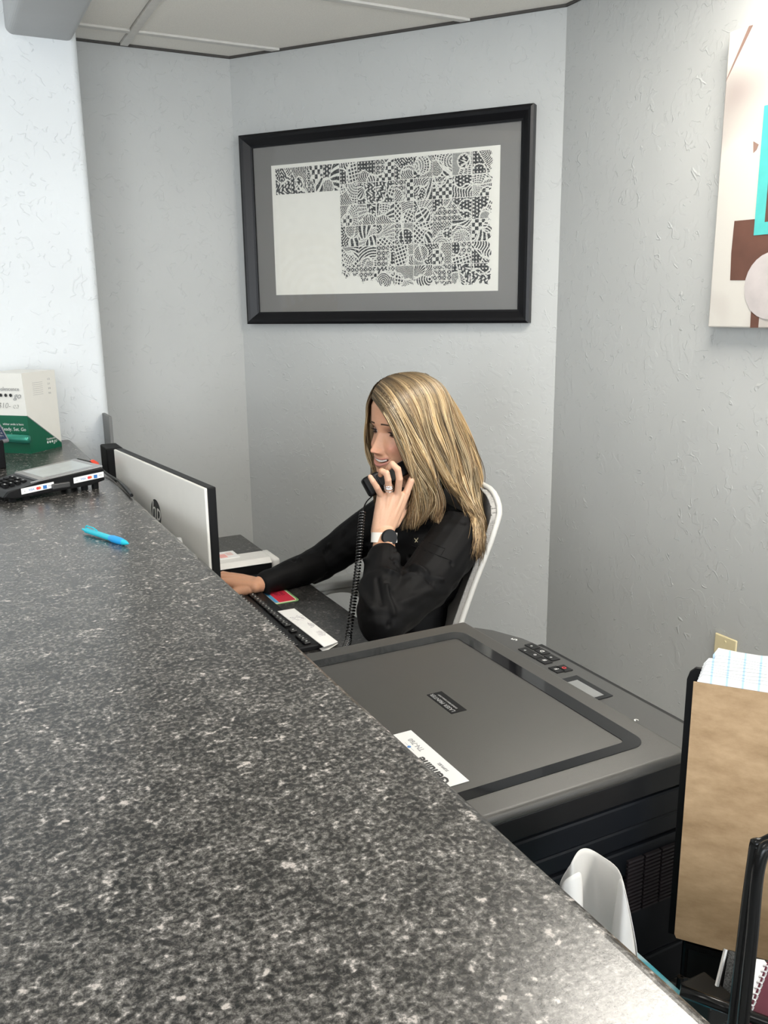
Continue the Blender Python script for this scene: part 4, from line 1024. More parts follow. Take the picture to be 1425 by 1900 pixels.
obj('lumbar_bar', tb(cr([(1.065, yn+0.01, 0.74), (1.12, 1.87, 0.74), (1.065, yf-0.01, 0.74)], 8), 0.008, 8), M_CH, t, smooth=True)
obj('seat', bx((0.72, 1.64, 0.41), (1.12, 2.10, 0.465), 0.02, 4), mat('seat_grey_fabric', (0.20, 0.20, 0.19), 0.8), t, smooth=True)
for sgn, y in ((1, 2.135), (-1, 1.605)):
    ar = obj('armrest', tb(cr([(1.03, y-0.03*sgn, 0.44), (1.05, y, 0.52), (1.035, y, 0.62), (0.99, y, 0.670), (0.93, y, 0.685), (0.885, y, 0.675), (0.868, y, 0.63), (0.90, y, 0.52), (0.97, y-0.03*sgn, 0.44)], 6), 0.011, 10), M_CH, t, smooth=True) if sgn == 1 else \
         obj('armrest', tb(cr([(1.03, y+0.03, 0.44), (1.05, y, 0.52), (1.035, y, 0.56), (0.99, y, 0.60), (0.93, y, 0.60)], 6), 0.011, 10), M_CH, t, smooth=True)
    zt2 = 0.693 if sgn == 1 else 0.605
    obj('arm_pad', bx((0.855, y-0.030, zt2), (1.06, y+0.030, zt2+0.022), 0.009, 3), M_CH, ar, smooth=True)
obj('gas_column', la([(0.03, 0), (0.03, 0.16), (0.018, 0.16), (0.018, 0.33)], (0.94, 1.87, 0.09), k=18), M_CHROME, t)
for k in range(5):
    a = k*2*math.pi/5+0.3; dx, dy = math.cos(a), math.sin(a)
    lg_ = obj('base_leg', tb([(0.94, 1.87, 0.11), (0.94+dx*0.14, 1.87+dy*0.14, 0.095), (0.94+dx*0.27, 1.87+dy*0.27, 0.068)], [0.024, 0.018, 0.013], 8), M_CH, t, smooth=True)
    obj('caster', la([(0.012, -0.012), (0.027, -0.010), (0.027, 0.010), (0.012, 0.012)], (0.94+dx*0.27, 1.87+dy*0.27, 0.028), (-dy, dx, 0), 16), M_BLACK, lg_)

# abstract ring painting in the lobby (seen reflected in the picture glass)
t = thing('lobby_painting', 'pale abstract painting of concentric rings on the lobby side wall', 'painting', (-3.0, 2.2, 1.45))
obj('canvas', bx((-2.999, 1.93, 1.20), (-2.96, 2.50, 2.02), 0.003), mat('painting_ground', (0.62, 0.58, 0.50), 0.7, var=0.2, scale=8), t)
for k, r0_ in enumerate((0.06, 0.13, 0.20, 0.27, 0.34)):
    bm = bmesh.new(); n_ = 40; rA, rB = r0_, r0_+0.035; O_ = []
    for j in range(n_+1):
        a = math.radians(-20+220*j/n_); cy_, cz_ = 2.08, 1.56
        for rr in (rA, rB):
            y = min(max(cy_+rr*math.cos(a), 1.94), 2.49); z = min(max(cz_+rr*math.sin(a), 1.21), 2.01); O_.append(bm.verts.new((-2.9585, y, z)))
    for j in range(n_): bm.faces.new((O_[2*j], O_[2*j+1], O_[2*j+3], O_[2*j+2]))
    obj('painted_ring', bm, M_PAPER, t)
# ================================================================== WOMAN
from mathutils.bvhtree import BVHTree
HC = Vector((1.0007, 1.8528, 1.1672))
HF = Vector((-0.9756, -0.2191, -0.0133)); HA = Vector((0.2195, -0.974, -0.0553)); HU = Vector((-0.0008, -0.0568, 0.9984))
def hw_(f, a, u): return HC+HF*f+HA*a+HU*u
def hl(p): d = p-HC; return d.dot(HF), d.dot(HA), d.dot(HU)
def capsule(bm, p, q, r1, r2, k=22, flat=1.0, ref=None):
    p = Vector(p); q = Vector(q); d = q-p; L = d.length; d.normalize(); pts = []; rad = []
    for i in range(6):
        a = math.pi/2*(1-i/6); pts.append(p-d*r1*math.sin(a)); rad.append(max(r1*math.cos(a), 1e-4))
    for i in range(9): pts.append(p+d*L*i/8); rad.append(r1+(r2-r1)*i/8)
    for i in range(1, 7):
        a = math.pi/2*i/6; pts.append(q+d*r2*math.sin(a)); rad.append(max(r2*math.cos(a), 1e-4))
    tube(bm, pts, rad, k, flat=flat, ref=ref)
def chain(bm, pts, rads, flat=1.0, ref=None):
    for i in range(len(pts)-1): capsule(bm, pts[i], pts[i+1], rads[i], rads[i+1], 18, flat, ref)
def ell(bm, c, r, M=None, seg=28):
    R_ = bmesh.ops.create_uvsphere(bm, u_segments=seg, v_segments=seg//2, radius=1)
    for v in R_['verts']:
        q = Vector((v.co.x*r[0], v.co.y*r[1], v.co.z*r[2])); v.co = (M @ q if M is not None else q)+Vector(c)
def remesh(bm, vox, smooth_it=2, fac=0.5):
    me = bpy.data.meshes.new('tmp'); bm.to_mesh(me); bm.free(); o = bpy.data.objects.new('tmp', me); COL.objects.link(o)
    md = o.modifiers.new('r', 'REMESH'); md.mode = 'VOXEL'; md.voxel_size = vox; md.adaptivity = 0
    if smooth_it: s = o.modifiers.new('s', 'SMOOTH'); s.factor = fac; s.iterations = smooth_it
    dg = bpy.context.evaluated_depsgraph_get(); res = bpy.data.meshes.new_from_object(o.evaluated_get(dg))
    bpy.data.objects.remove(o); return res
def getco(me):
    a = np.empty(len(me.vertices)*3); me.vertices.foreach_get('co', a); return a.reshape(-1, 3)
def getno(me):
    a = np.empty(len(me.vertices)*3, dtype=np.float32); me.vertices.foreach_get('normal', a); return a.reshape(-1, 3).astype(float)
def setco(me, c): me.vertices.foreach_set('co', c.ravel()); me.update()
def finish(name, me, m, parent, smooth=True):
    me.transform(Matrix.Translation(-root_loc(parent))); me.polygons.foreach_set('use_smooth', [smooth]*len(me.polygons))
    me.materials.clear(); me.materials.append(m); o = bpy.data.objects.new(name, me); COL.objects.link(o); o.parent = parent; o.data.name = name; return o
def seg_dist(P, a, b):
    a = np.array(a); b = np.array(b); d = b-a; t_ = np.clip(((P-a)@d)/(d@d), 0, 1); return np.linalg.norm(P-(a+t_[:, None]*d), axis=1), t_

W_ = thing('person', 'woman with long blonde hair in black jacket talking on a desk phone', 'person', (1.0, 1.87, 0))

# ---- joints
SHL = Vector((1.062, 1.70, 0.915)); ELL = Vector((0.795, 1.575, 0.803)); WRL = at(713, 985, Y=1.752)
SHR = Vector((1.075, 2.035, 0.915)); ELR = Vector((0.862, 2.075, 0.785)); WRR = Vector((0.652, 1.995, 0.781))
mcp = {'pinky': at(707, 919, Y=1.758), 'ring': at(722, 917, Y=1.750), 'middle': at(738, 915, Y=1.746), 'index': at(754, 914, Y=1.748)}
fing = {
 'pinky': ([mcp['pinky'], at(699, 904, Y=1.742), at(692, 893, Y=1.740), at(687, 885, Y=1.744)], [.0078, .0072, .0065, .0058]),
 'ring': ([mcp['ring'], at(720, 890, Y=1.733), at(717, 878, Y=1.734), at(708, 874, Y=1.746), at(706, 881, Y=1.757)], [.0082, .0078, .0076, .0070, .0062]),
 'middle': ([mcp['middle'], at(741, 888, Y=1.729), at(738, 871, Y=1.728), at(728, 861, Y=1.740), at(720, 869, Y=1.755)], [.0086, .0082, .0080, .0072, .0064]),
 'index': ([mcp['index'], at(763, 892, Y=1.744), at(771, 877, Y=1.750), at(777, 864, Y=1.760)], [.0090, .0086, .0080, .0070]),
}
# ---- head surface
us = [-.114, -.108, -.098, -.085, -.066, -.045, -.02, 0, .03, .06, .09, .11, .120, .123]
fr = [.040, .062, .076, .079, .079, .078, .077, .076, .083, .083, .070, .042, .018, .0]
wd = [.010, .026, .038, .047, .055, .061, .066, .069, .071, .071, .063, .042, .022, .003]
bk = [.01, .00, -.02, -.04, -.062, -.078, -.090, -.098, -.103, -.100, -.082, -.052, -.025, -.003]
def gs(x, s): return np.exp(-(x/s)**2)
def um(a): return -0.0700+8.5*a*a
def face_disp(a, u):
    h = np.zeros_like(a)
    uh = np.interp(u, [-.060, -.055, -.050, -.045, -.040, -.030, -.015, 0, .015, .03], [0, .002, .013, .0255, .0265, .0195, .011, .005, .002, 0])
    sa = np.interp(u, [-.05, -.040, -.02, 0, .02], [.0105, .0095, .0075, .0075, .012]); h += uh*np.exp(-np.abs(a/sa)**2.3)
    for s in (-1, 1):
        h += .0115*gs(a-s*.0125, .0055)*gs(u+.0455, .0055)                 # alae
        h -= .0022*gs(a-s*.0185, .003)*gs(u+.045, .006)
        h -= .0105*gs(a-s*.031, .0150)*gs(u+.000, .0100)                   # sockets
        h += .0035*gs(a-s*.027, .018)*gs(u-.020, .007)                     # brow ridge
        h += .0085*gs(a-s*.037, .015)*gs(u+.036, .014)                     # smiling cheeks
        for k in range(7):                                                 # nasolabial fold
            q = k/6; h -= .0020*gs(a-s*(.0185+.0135*q), .0028)*gs(u+(.046+.020*q), .0035)
        h += .0025*gs(a-s*.032, .004)*gs(u+.064, .005)
    w_ = 1/(1+np.exp((np.abs(a)-.0265)/.0020))
    h += .0032*gs(u-(um(a)+.0062), .0032)*w_
    h += .0050*gs(u-(um(a)-.0092+6*a*a), .0040)/(1+np.exp((np.abs(a)-.022)/.003))
    h -= .0120*gs(u-(um(a)-.0008+2*a*a), .0034-.05*np.abs(a))/(1+np.exp((np.abs(a)-.0245)/.0015))
    h -= .0030*gs(a, .010)*gs(u+.090, .005)
    h += .0065*gs(a, .016)*gs(u+.105, .010)
    return h
bm = bmesh.new(); nu, na_ = 170, 220; grid = []; grid_co = []
for i in range(nu):
    q = i/(nu-1); u = -.114+.237*(0.5-0.5*math.cos(math.pi*(0.06+0.88*q)))/1.0
    u = us[0]+(us[-1]-us[0])*q
    F_ = np.interp(u, us, fr); Wd = np.interp(u, us, wd); B_ = np.interp(u, us, bk); row = []
    cf = (F_*0.25+B_*0.75) if F_ > B_ else 0
    th_ = np.arange(na_)*2*math.pi/na_; c = np.cos(th_); s = np.sin(th_)
    cen = -0.015
    f_ = np.where(c > 0, cen+(F_-cen)*np.abs(c)**0.80, cen+(cen-B_)*(-1)*np.abs(c)) if B_ < cen else F_*0.5+(F_-F_*0.5)*c
    a_ = Wd*np.sign(s)*np.abs(s)**0.95
    hd = face_disp(a_, np.full_like(a_, u))*np.clip(c*3, 0, 1); f_ = f_+hd
    grid.append([bm.verts.new(hw_(f_[k], a_[k], u)) for k in range(na_)]); grid_co.append([(f_[k], a_[k], u) for k in range(na_)])
for i in range(nu-1):
    for k in range(na_): bm.faces.new((grid[i][k], grid[i][(k+1) % na_], grid[i+1][(k+1) % na_], grid[i+1][k]))
bm.faces.new(grid[0]); bm.faces.new(list(reversed(grid[-1])))
for s in (-1, 1): ell(bm, hw_(-.022, s*.070, -.012), (.013, .006, .027), Matrix((HF, HA, HU)).transposed(), 16)
# neck, torso, arms
capsule(bm, (1.072, 1.868, 0.90), hw_(-.040, 0, -.055), .054, .049)
capsule(bm, (1.072, 1.868, 0.93), (1.075, 1.72, 0.912), .050, .040); capsule(bm, (1.072, 1.868, 0.93), (1.068, 2.01, 0.912), .050, .040)
ell(bm, (1.045, 1.868, 0.83), (.088, .140, .13)); ell(bm, (1.01, 1.868, 0.70), (.080, .118, .12)); ell(bm, (0.975, 1.868, 0.575), (.105, .145, .10))
chain(bm, [SHL, SHL.lerp(ELL, .5), ELL], [.044, .038, .034]); chain(bm, [SHR, SHR.lerp(ELR, .5), ELR], [.044, .038, .034])
for hp in ((1.0, 1.79), (1.0, 1.95)): chain(bm, [(hp[0]-.02, hp[1], .555), (.66, hp[1]+(hp[1]-1.87)*0.4, .555)], [.075, .055])
# left hand (holding the handset)
FD = (mcp['middle']-WRL).normalized(); vdir = (WRL-Vector((0, 0, CAM_Z))).normalized()
chain(bm, [ELL, ELL.lerp(WRL, .55), WRL], [.034, .030, .0235], flat=0.85, ref=vdir)
palm = Vector((0, 0, 0))
for nme, off in (('pinky', 0), ('ring', 0), ('middle', 0), ('index', 0)):
    m_ = mcp[nme]; wr = WRL+(m_-mcp['middle'])*0.42
    chain(bm, [wr, wr.lerp(m_, 0.6)+vdir*0.003, m_+vdir*0.001], [.0155, .0125, .0098])
    capsule(bm, m_+vdir*0.010, wr.lerp(m_, .3)+vdir*.010, .010, .014)
    ell(bm, m_-vdir*0.0015, (.0085, .0085, .0085), seg=14)
    p_, r_ = fing[nme]; chain(bm, p_, r_)
    for pp, rr in list(zip(p_, r_))[1:-1]: ell(bm, pp, (rr*1.07,)*3, seg=14)
for n1_, n2_ in (('pinky', 'ring'), ('ring', 'middle'), ('middle', 'index')):
    m_ = (mcp[n1_]+mcp[n2_])*.5; wr = WRL+(m_-mcp['middle'])*0.42; chain(bm, [wr, wr.lerp(m_, .6)+vdir*.0022, wr.lerp(m_, .93)+vdir*.0025], [.0155, .0128, .0098])
# thumb goes behind the handset
tb0 = WRL+(mcp['index']-mcp['middle'])*0.9+FD*0.018+vdir*0.010
thb = [tb0, tb0+FD*0.030+vdir*0.022+Vector((.010, 0, 0)), at(757, 905, Y=1.800), at(750, 893, Y=1.818)]
chain(bm, thb, [.0135, .0110, .0092, .0078])
# right hand on the mouse
hd_ = Vector((-.74, .67, 0)); sd_ = Vector((-.67, -.74, 0)); kc_ = Vector((0.592, 2.052, 0.794))
chain(bm, [ELR, ELR.lerp(WRR, .5), WRR], [.034, .028, .0195])
rf = {}
for k, (nm, off, ln) in enumerate((('index', .026, .066), ('middle', .009, .072), ('ring', -.009, .066), ('pinky', -.026, .052))):
    m_ = kc_+sd_*off+hd_*(0.004 if nm in ('middle', 'ring') else -.003)+U*(.002 if k in (1, 2) else -.003); wr = WRR+sd_*off*0.45
    chain(bm, [wr, wr.lerp(m_, .6), m_], [.0165, .0140, .0100]); capsule(bm, m_-U*.010, wr.lerp(m_, .3)-U*.010, .009, .013)
    p_ = [m_, m_+hd_*ln*.45+U*.004, m_+hd_*ln*.78-U*.006, m_+hd_*ln*.98-U*.016]
    chain(bm, p_, [.0088, .0080, .0072, .0062]); ell(bm, m_+U*.001, (.0092,)*3, seg=14)
tp = [WRR+sd_*.018+hd_*.012-U*.004, WRR+sd_*.036+hd_*.040-U*.010, WRR+sd_*.040+hd_*.066-U*.018, WRR+sd_*.034+hd_*.090-U*.026]
chain(bm, tp, [.0150, .0118, .0090, .0075])
me = remesh(bm, 0.0016, 2, 0.4)
C_ = getco(me); Nn = getno(me)
# tendons and knuckle relief on the left hand, then skin colours
dz = np.zeros(len(C_))
for nme in mcp:
    a_ = mcp[nme]-vdir*.010; b_ = WRL+(mcp[nme]-mcp['middle'])*0.25-vdir*.016
    d_, t_ = seg_dist(C_, a_, b_); dz += .0016*np.exp(-(d_/.0050)**2)*np.clip(1-t_*1.0, 0.15, 1)
for (x0_, y0_, x1_, y1_) in ((716, 935, 727, 962), (727, 930, 722, 948), (742, 938, 731, 965), (731, 948, 738, 935)):
    a_, b_ = at(x0_, y0_, Y=1.735), at(x1_, y1_, Y=1.735); d_, t_ = seg_dist(C_, a_, b_); dz += .0008*np.exp(-(d_/.0022)**2)*(np.abs(d_) < .02)
C_ = C_+Nn*dz[:, None]; setco(me, C_)
d = C_-np.array(HC); lf, la_, lu = d@np.array(HF), d@np.array(HA), d@np.array(HU)
col = np.tile(np.array([.56, .295, .180]), (len(C_), 1))
hf = (np.linalg.norm(d, axis=1) < .2) & (lf > .02)
def mixc(mask, c):
    global col
    mask = np.clip(mask, 0, 1)[:, None]; col = col*(1-mask)+np.array(c)*mask
hand = (np.linalg.norm(C_-np.array(mcp['middle']), axis=1) < .12) & ((la_ > .086) | (np.linalg.norm(d, axis=1) > .185)); col[hand] = (.64, .385, .26)
# tendon shadows are geometry; knuckles a little redder
for nme in fing:
    for pp in fing[nme][0][1:3]: mixc(.25*np.exp(-(np.linalg.norm(C_-np.array(pp), axis=1)/.009)**2), (.70, .36, .26))
for s in (-1, 1): mixc(.50*gs(la_-s*.038, .016)*gs(lu+.034, .015)*hf, (.66, .27, .19)); mixc(.60*gs(la_-s*.031, .015)*gs(lu-.007, .006)*hf, (.16, .08, .06))
mixc(.35*gs(la_, .012)*gs(lu+.044, .008)*hf, (.66, .28, .20))
ul = um(la_); wl_ = 1/(1+np.exp((np.abs(la_)-.0255)/.0012))
mixc(.8*hf*wl_*np.exp(-np.abs((lu-(ul+.0055))/.0028)**4), (.50, .19, .16)); mixc(.8*hf*wl_*np.exp(-np.abs((lu-(ul-.0088+6*la_**2))/.0038)**4), (.54, .21, .18))
mixc(hf*(1/(1+np.exp((np.abs(la_)-.0245)/.001)))*np.exp(-np.abs((lu-(ul-.0008+2*la_**2))/.0026)**4)*(lf < .090), (.10, .02, .02))
mixc((np.linalg.norm(d, axis=1) < .2)*(lf < .0)*1.0, (.50, .28, .19))
ca = me.color_attributes.new('col', 'FLOAT_COLOR', 'POINT'); ca.data.foreach_set('color', np.hstack([col, np.ones((len(col), 1))]).ravel())
M_SKIN = attr_mat('skin', 0.46, 0.4, 0.12)
body = finish('body', me, M_SKIN, W_)
M_SK1 = mat('eyelid_skin', (.22, .115, .085), 0.45); M_EYE = mat('eye_white', (.62, .58, .55), 0.15, var=0.01); M_IRIS = mat('brown_iris', (.03, .014, .008), 0.1); M_LASH = mat('dark_lash', (.012, .008, .006), 0.6); M_BROW = mat('brown_brow', (.07, .04, .022), 0.7)
def fsurf(a, u, out=0.0):
    F_ = float(np.interp(u, us, fr)); Wd = float(np.interp(u, us, wd)); s = min(1, abs(a)/Wd)**(1/.95); c = math.sqrt(max(0, 1-s*s))
    return -0.015+(F_+.015)*c**.8+float(face_disp(np.array([a]), np.array([u]))[0])*min(1, c*3)+out
for s in (-1, 1):
    ec = (fsurf(s*.031, .0)-.0060+.003, s*.031, -.0005); E0 = hw_(*ec); r = .0112
    bm = bmesh.new(); ell(bm, E0, (r, r, r)); ey = obj('eye', bm, M_EYE, body, smooth=True)
    gd = (HF+HU*-0.18+HA*0.05).normalized()
    obj('iris', la([(.0056, r*.86), (.0050, r*.95), (.0001, r*1.02)], E0, gd, 20), M_IRIS, ey, smooth=True)
    for nm, lo, hi, rr in (('upper', 17, 88, r*1.10), ('lower', -75, -16, r*1.07)):
        V = []; Fs = []; na2, ne = 18, 8
        for i in range(ne+1):
            for j in range(na2+1):
                az = math.radians(-75+150*j/na2); e0 = lo*math.cos(az)**.5 if nm == 'upper' else hi*math.cos(az)**.5; e1 = hi if nm == 'upper' else lo
                el = math.radians(e0+(e1-e0)*i/ne); dd = HF*math.cos(el)*math.cos(az)+HA*math.sin(az)*math.cos(el)+HU*math.sin(el); V.append(tuple(E0+dd*rr))
        for i in range(ne):
            for j in range(na2): Fs.append((i*(na2+1)+j, i*(na2+1)+j+1, (i+1)*(na2+1)+j+1, (i+1)*(na2+1)+j))
        obj('eyelid', (V, Fs), M_SK1, ey, smooth=True)
    lash = []; low = []
    for j in range(13):
        az = math.radians(-72+144*j/12); el = math.radians(17*math.cos(az)**.5-2); dd = HF*math.cos(el)*math.cos(az)+HA*math.sin(az)*math.cos(el)+HU*math.sin(el); lash.append(E0+dd*r*1.16)
        el = math.radians(-17*math.cos(az)**.5); dd = HF*math.cos(el)*math.cos(az)+HA*math.sin(az)*math.cos(el)+HU*math.sin(el); low.append(E0+dd*r*1.1)
    bm = bmesh.new(); tube(bm, lash, [.0005+.0010*math.sin(math.pi*(j+.5)/13) for j in range(13)], 6); tube(bm, low, .0007, 5)
    for j in range(1, 12):
        for q in (0, .5):
            b0 = lash[j].lerp(lash[j+1], q) if j < 12 else lash[j]; od = (b0-E0).normalized(); tube(bm, [b0, b0+od*.0035-U*.0008, b0+od*.006+U*.001], [.0004, .0003, .0001], 4)
            if q == 0: b0 = low[j]; od = (b0-E0).normalized(); tube(bm, [b0, b0+od*.0028-U*.0025], [.00025, .0001], 4)
    obj('eyelashes', bm, M_LASH, ey)
    bm = bmesh.new()
    for j in range(34):
        q = j/33; a = s*(.012+.038*q); u = .0185+.0050*math.sin(math.pi*(.25+.65*q))-.003*q
        for w2 in (-1, 0, 1):
            uu = u+w2*.0012*(1-q*.7); f0 = fsurf(a, uu, .0004); a2 = a+s*.005; u2 = uu+.0012-.002*q; f2 = fsurf(a2, u2, .0007)
            tube(bm, [hw_(f0, a, uu), hw_(f2, a2, u2)], [.0008, .0003], 4)
    obj('eyebrow', bm, M_BROW, body)
# teeth
tt = []; V = []; Fs = []
for j in range(17):
    a = -.0225+.045*j/16; ff = .0765-11*a*a+(.0006 if j % 2 else 0)
    for i in range(4): u_ = um(a)+.0036-.0056*i/3*(1-abs(a)*14); V.append(tuple(hw_(ff+.0015*math.sin(math.pi*i/3), a, u_)))
for j in range(16):
    for i in range(3): Fs.append((j*4+i, j*4+i+1, (j+1)*4+i+1, (j+1)*4+i))
obj('teeth', (V, Fs), mat('tooth_white', (.80, .77, .70), 0.2, var=.01), body)

# ---- clothing
M_JKT = mat('black_jacket_cloth', (0.0035, 0.0033, 0.0036), 0.62, var=0.1, scale=900, bump=0.15, bscale=1400, spec=0.15)
bm = bmesh.new()
ell(bm, (1.045, 1.868, 0.83), (.112, .165, .15)); ell(bm, (1.01, 1.868, 0.69), (.108, .145, .14)); ell(bm, (0.98, 1.868, 0.59), (.122, .160, .09))
capsule(bm, (1.07, 1.868, 0.92), (1.08, 1.72, 0.912), .070, .060); capsule(bm, (1.07, 1.868, 0.92), (1.075, 2.015, 0.912), .070, .060)
capsule(bm, (1.066, 1.868, 0.93), (1.055, 1.866, 1.005), .066, .056)
chain(bm, [SHL, SHL.lerp(ELL, .5)+Vector((0.008, -.004, -.012)), ELL+Vector((.008, 0, .002))], [.067, .062, .054]); ell(bm, ELL+Vector((0.0, 0, -.002)), (.056, .054, .051))
cuffL = WRL+(ELL-WRL).normalized()*.082
chain(bm, [ELL, ELL.lerp(cuffL, .5)+Vector((-.004, -.004, 0)), cuffL], [.056, .053, .038])
chain(bm, [SHR, SHR.lerp(ELR, .5), ELR+Vector((0, 0, .004))], [.066, .057, .047]); cuffR = WRR+(ELR-WRR).normalized()*.030
chain(bm, [ELR, ELR.lerp(cuffR, .5)-U*.002, cuffR], [.048, .041, .0275])
me = remesh(bm, 0.003, 3, 0.5)
C_ = getco(me); Nn = getno(me); dz = np.zeros(len(C_))
# cloth folds: ridges/grooves along lines given on the sleeve surface
bv = BVHTree.FromPolygons([Vector(c) for c in C_], [tuple(p.vertices) for p in me.polygons])
def hit(px, py, bvh=None):
    h = (bvh or bv).ray_cast(Vector((0, 0, CAM_Z)), ray(px, py).normalized()); return h[0] if h[0] is not None else at(px, py, Y=1.7)
folds = [((683, 1012), (732, 1022), .005, .0045), ((676, 1024), (728, 1036), -.004, .004), ((680, 1040), (722, 1062), .006, .006), ((674, 1056), (716, 1082), -.005, .005),
 ((735, 1030), (790, 1062), .006, .007), ((735, 1046), (800, 1080), -.005, .006), ((728, 1062), (820, 1075), .005, .006), ((715, 1080), (730, 1140), .005, .006), ((700, 1075), (708, 1120), -.004, .006),
 ((725, 1095), (722, 1160), -.005, .005), ((760, 1035), (838, 1046), -.005, .005), ((800, 960), (842, 952), .004, .007), ((790, 972), (860, 970), -.003, .006), ((668, 1090), (690, 1130), .005, .007), ((745, 1120), (800, 1095), .004, .008),
 ((545, 1040), (560, 1085), -.005, .005), ((556, 1036), (572, 1088), .005, .005), ((602, 1018), (606, 1070), -.006, .005), ((612, 1012), (622, 1072), .005, .006), ((640, 990), (648, 1050), -.004, .006), ((482, 1058), (486, 1098), -.004, .004), ((492, 1052), (498, 1098), .005, .004)]
for a_, b_, am, sg in folds:
    P0, P1 = hit(*a_), hit(*b_); d_, t_ = seg_dist(C_, P0, P1); dz += 1.35*am*np.exp(-(d_/sg)**2)
dz += .0022*np.sin(C_[:, 0]*70+3*np.sin(C_[:, 2]*38))*np.sin(C_[:, 2]*55+2*np.sin(C_[:, 1]*45)+1)
C_ = C_+Nn*dz[:, None]
C_[:, 2] = np.maximum(C_[:, 2], np.where((C_[:, 0] < DX1+.02) & (C_[:, 2] > .70), DT+.002, -1))
setco(me, C_)
bv = BVHTree.FromPolygons([Vector(c) for c in C_], [tuple(p.vertices) for p in me.polygons])
jk = finish('jacket', me, M_JKT, W_); jk['label'] = 'black long-sleeved jacket'
vn = -vdir
def seam(pts, r, m, name='seam'):
    P = []
    for (a_, b_) in zip(pts, pts[1:]):
        for k in range(6):
            f_ = k/6; P.append(hit(a_[0]+(b_[0]-a_[0])*f_, a_[1]+(b_[1]-a_[1])*f_)+vn*.0006)
    P.append(hit(*pts[-1])+vn*.0006); obj(name, tb(P, r, 5), m, jk)
M_SEAM = mat('seam_thread', (.007, .007, .007), .8, spec=.1)
seam([(766, 995), (826, 1018), (817, 1033), (762, 1006), (766, 995)], .0007, M_SEAM, 'pocket_seam'); seam([(764, 1012), (838, 1040)], .0010, M_SEAM, 'sleeve_seam')
M_GOLD = mat('pale_gold_thread', (.62, .56, .36), .4)
seam([(769, 999), (775, 1006)], .0009, M_GOLD, 'emblem'); seam([(776, 998), (770, 1006)], .0009, M_GOLD, 'emblem')
bm = bmesh.new(); chain(bm, [(.985, 1.79, .555), (.80, 1.775, .56), (.64, 1.76, .555)], [.098, .085, .068]); chain(bm, [(.985, 1.95, .555), (.80, 1.96, .56), (.64, 1.975, .555)], [.098, .085, .068])
ell(bm, (.99, 1.87, .57), (.115, .165, .10)); chain(bm, [(.64, 1.76, .555), (.66, 1.76, .30), (.67, 1.76, .10)], [.066, .055, .05]); chain(bm, [(.64, 1.975, .555), (.66, 1.975, .30), (.67, 1.975, .10)], [.066, .055, .05])
tr_ = finish('trousers', remesh(bm, .007, 3), mat('black_trousers', (.012, .012, .014), .8), W_)
for y in (1.76, 1.975):
    bm = bmesh.new(); ell(bm, (.60, y, .045), (.115, .044, .042)); ell(bm, (.68, y, .075), (.05, .042, .05)); box(bm, (.49, y-.04, .002), (.72, y+.04, .022), .01)
    finish('shoe', remesh(bm, .005, 2), M_BLACKM, W_)

# ---- hair
G = [  # near-side guides, front to back: (px, py, Y)
 [(694, 741, 1.850), (704, 757, 1.822), (720, 780, 1.797), (732, 805, 1.780), (742, 834, 1.768), (754, 864, 1.757), (768, 905, 1.752), (768, 938, 1.762), (756, 968, 1.772), (748, 990, 1.776)],
 [(699, 728, 1.858), (719, 750, 1.815), (738, 788, 1.785), (752, 822, 1.766), (764, 856, 1.742), (780, 892, 1.732), (790, 920, 1.738), (784, 948, 1.750), (768, 970, 1.758), (758, 988, 1.764)],
 [(712, 713, 1.862), (742, 742, 1.810), (767, 790, 1.776), (784, 835, 1.757), (797, 870, 1.742), (806, 896, 1.735), (808, 922, 1.738), (797, 945, 1.742), (778, 966, 1.750), (768, 980, 1.756)],
 [(730, 703, 1.864), (770, 735, 1.808), (796, 790, 1.775), (814, 840, 1.755), (826, 875, 1.742), (836, 900, 1.735), (852, 920, 1.732), (876, 934, 1.730), (892, 944, 1.728), (899, 962, 1.728)],
 [(750, 696, 1.866), (795, 727, 1.815), (824, 785, 1.782), (842, 840, 1.762), (852, 880, 1.748), (860, 908, 1.738), (870, 935, 1.715), (880, 962, 1.685), (886, 990, 1.655), (884, 1028, 1.640)],
 [(768, 692, 1.868), (815, 722, 1.830), (845, 785, 1.795), (864, 842, 1.770), (873, 885, 1.752), (870, 918, 1.740), (876, 948, 1.715), (888, 980, 1.680), (890, 1015, 1.655), (878, 1062, 1.640)],
 [(785, 693, 1.872), (828, 728, 1.850), (856, 785, 1.815), (876, 838, 1.785), (886, 878, 1.760), (883, 912, 1.748), (884, 942, 1.738), (896, 972, 1.732), (899, 998, 1.728), (893, 1032, 1.728)],
 [(795, 696, 1.880), (835, 735, 1.880), (862, 790, 1.865), (880, 838, 1.835), (888, 873, 1.800), (884, 908, 1.785), (882, 938, 1.775), (888, 964, 1.760), (890, 984, 1.758), (886, 1005, 1.758)],
 [(790, 696, 1.895), (825, 740, 1.930), (850, 800, 1.925), (866, 850, 1.90), (872, 885, 1.870), (868, 912, 1.86), (866, 938, 1.85), (872, 965, 1.85), (874, 985, 1.85), (872, 1005, 1.85)],
]
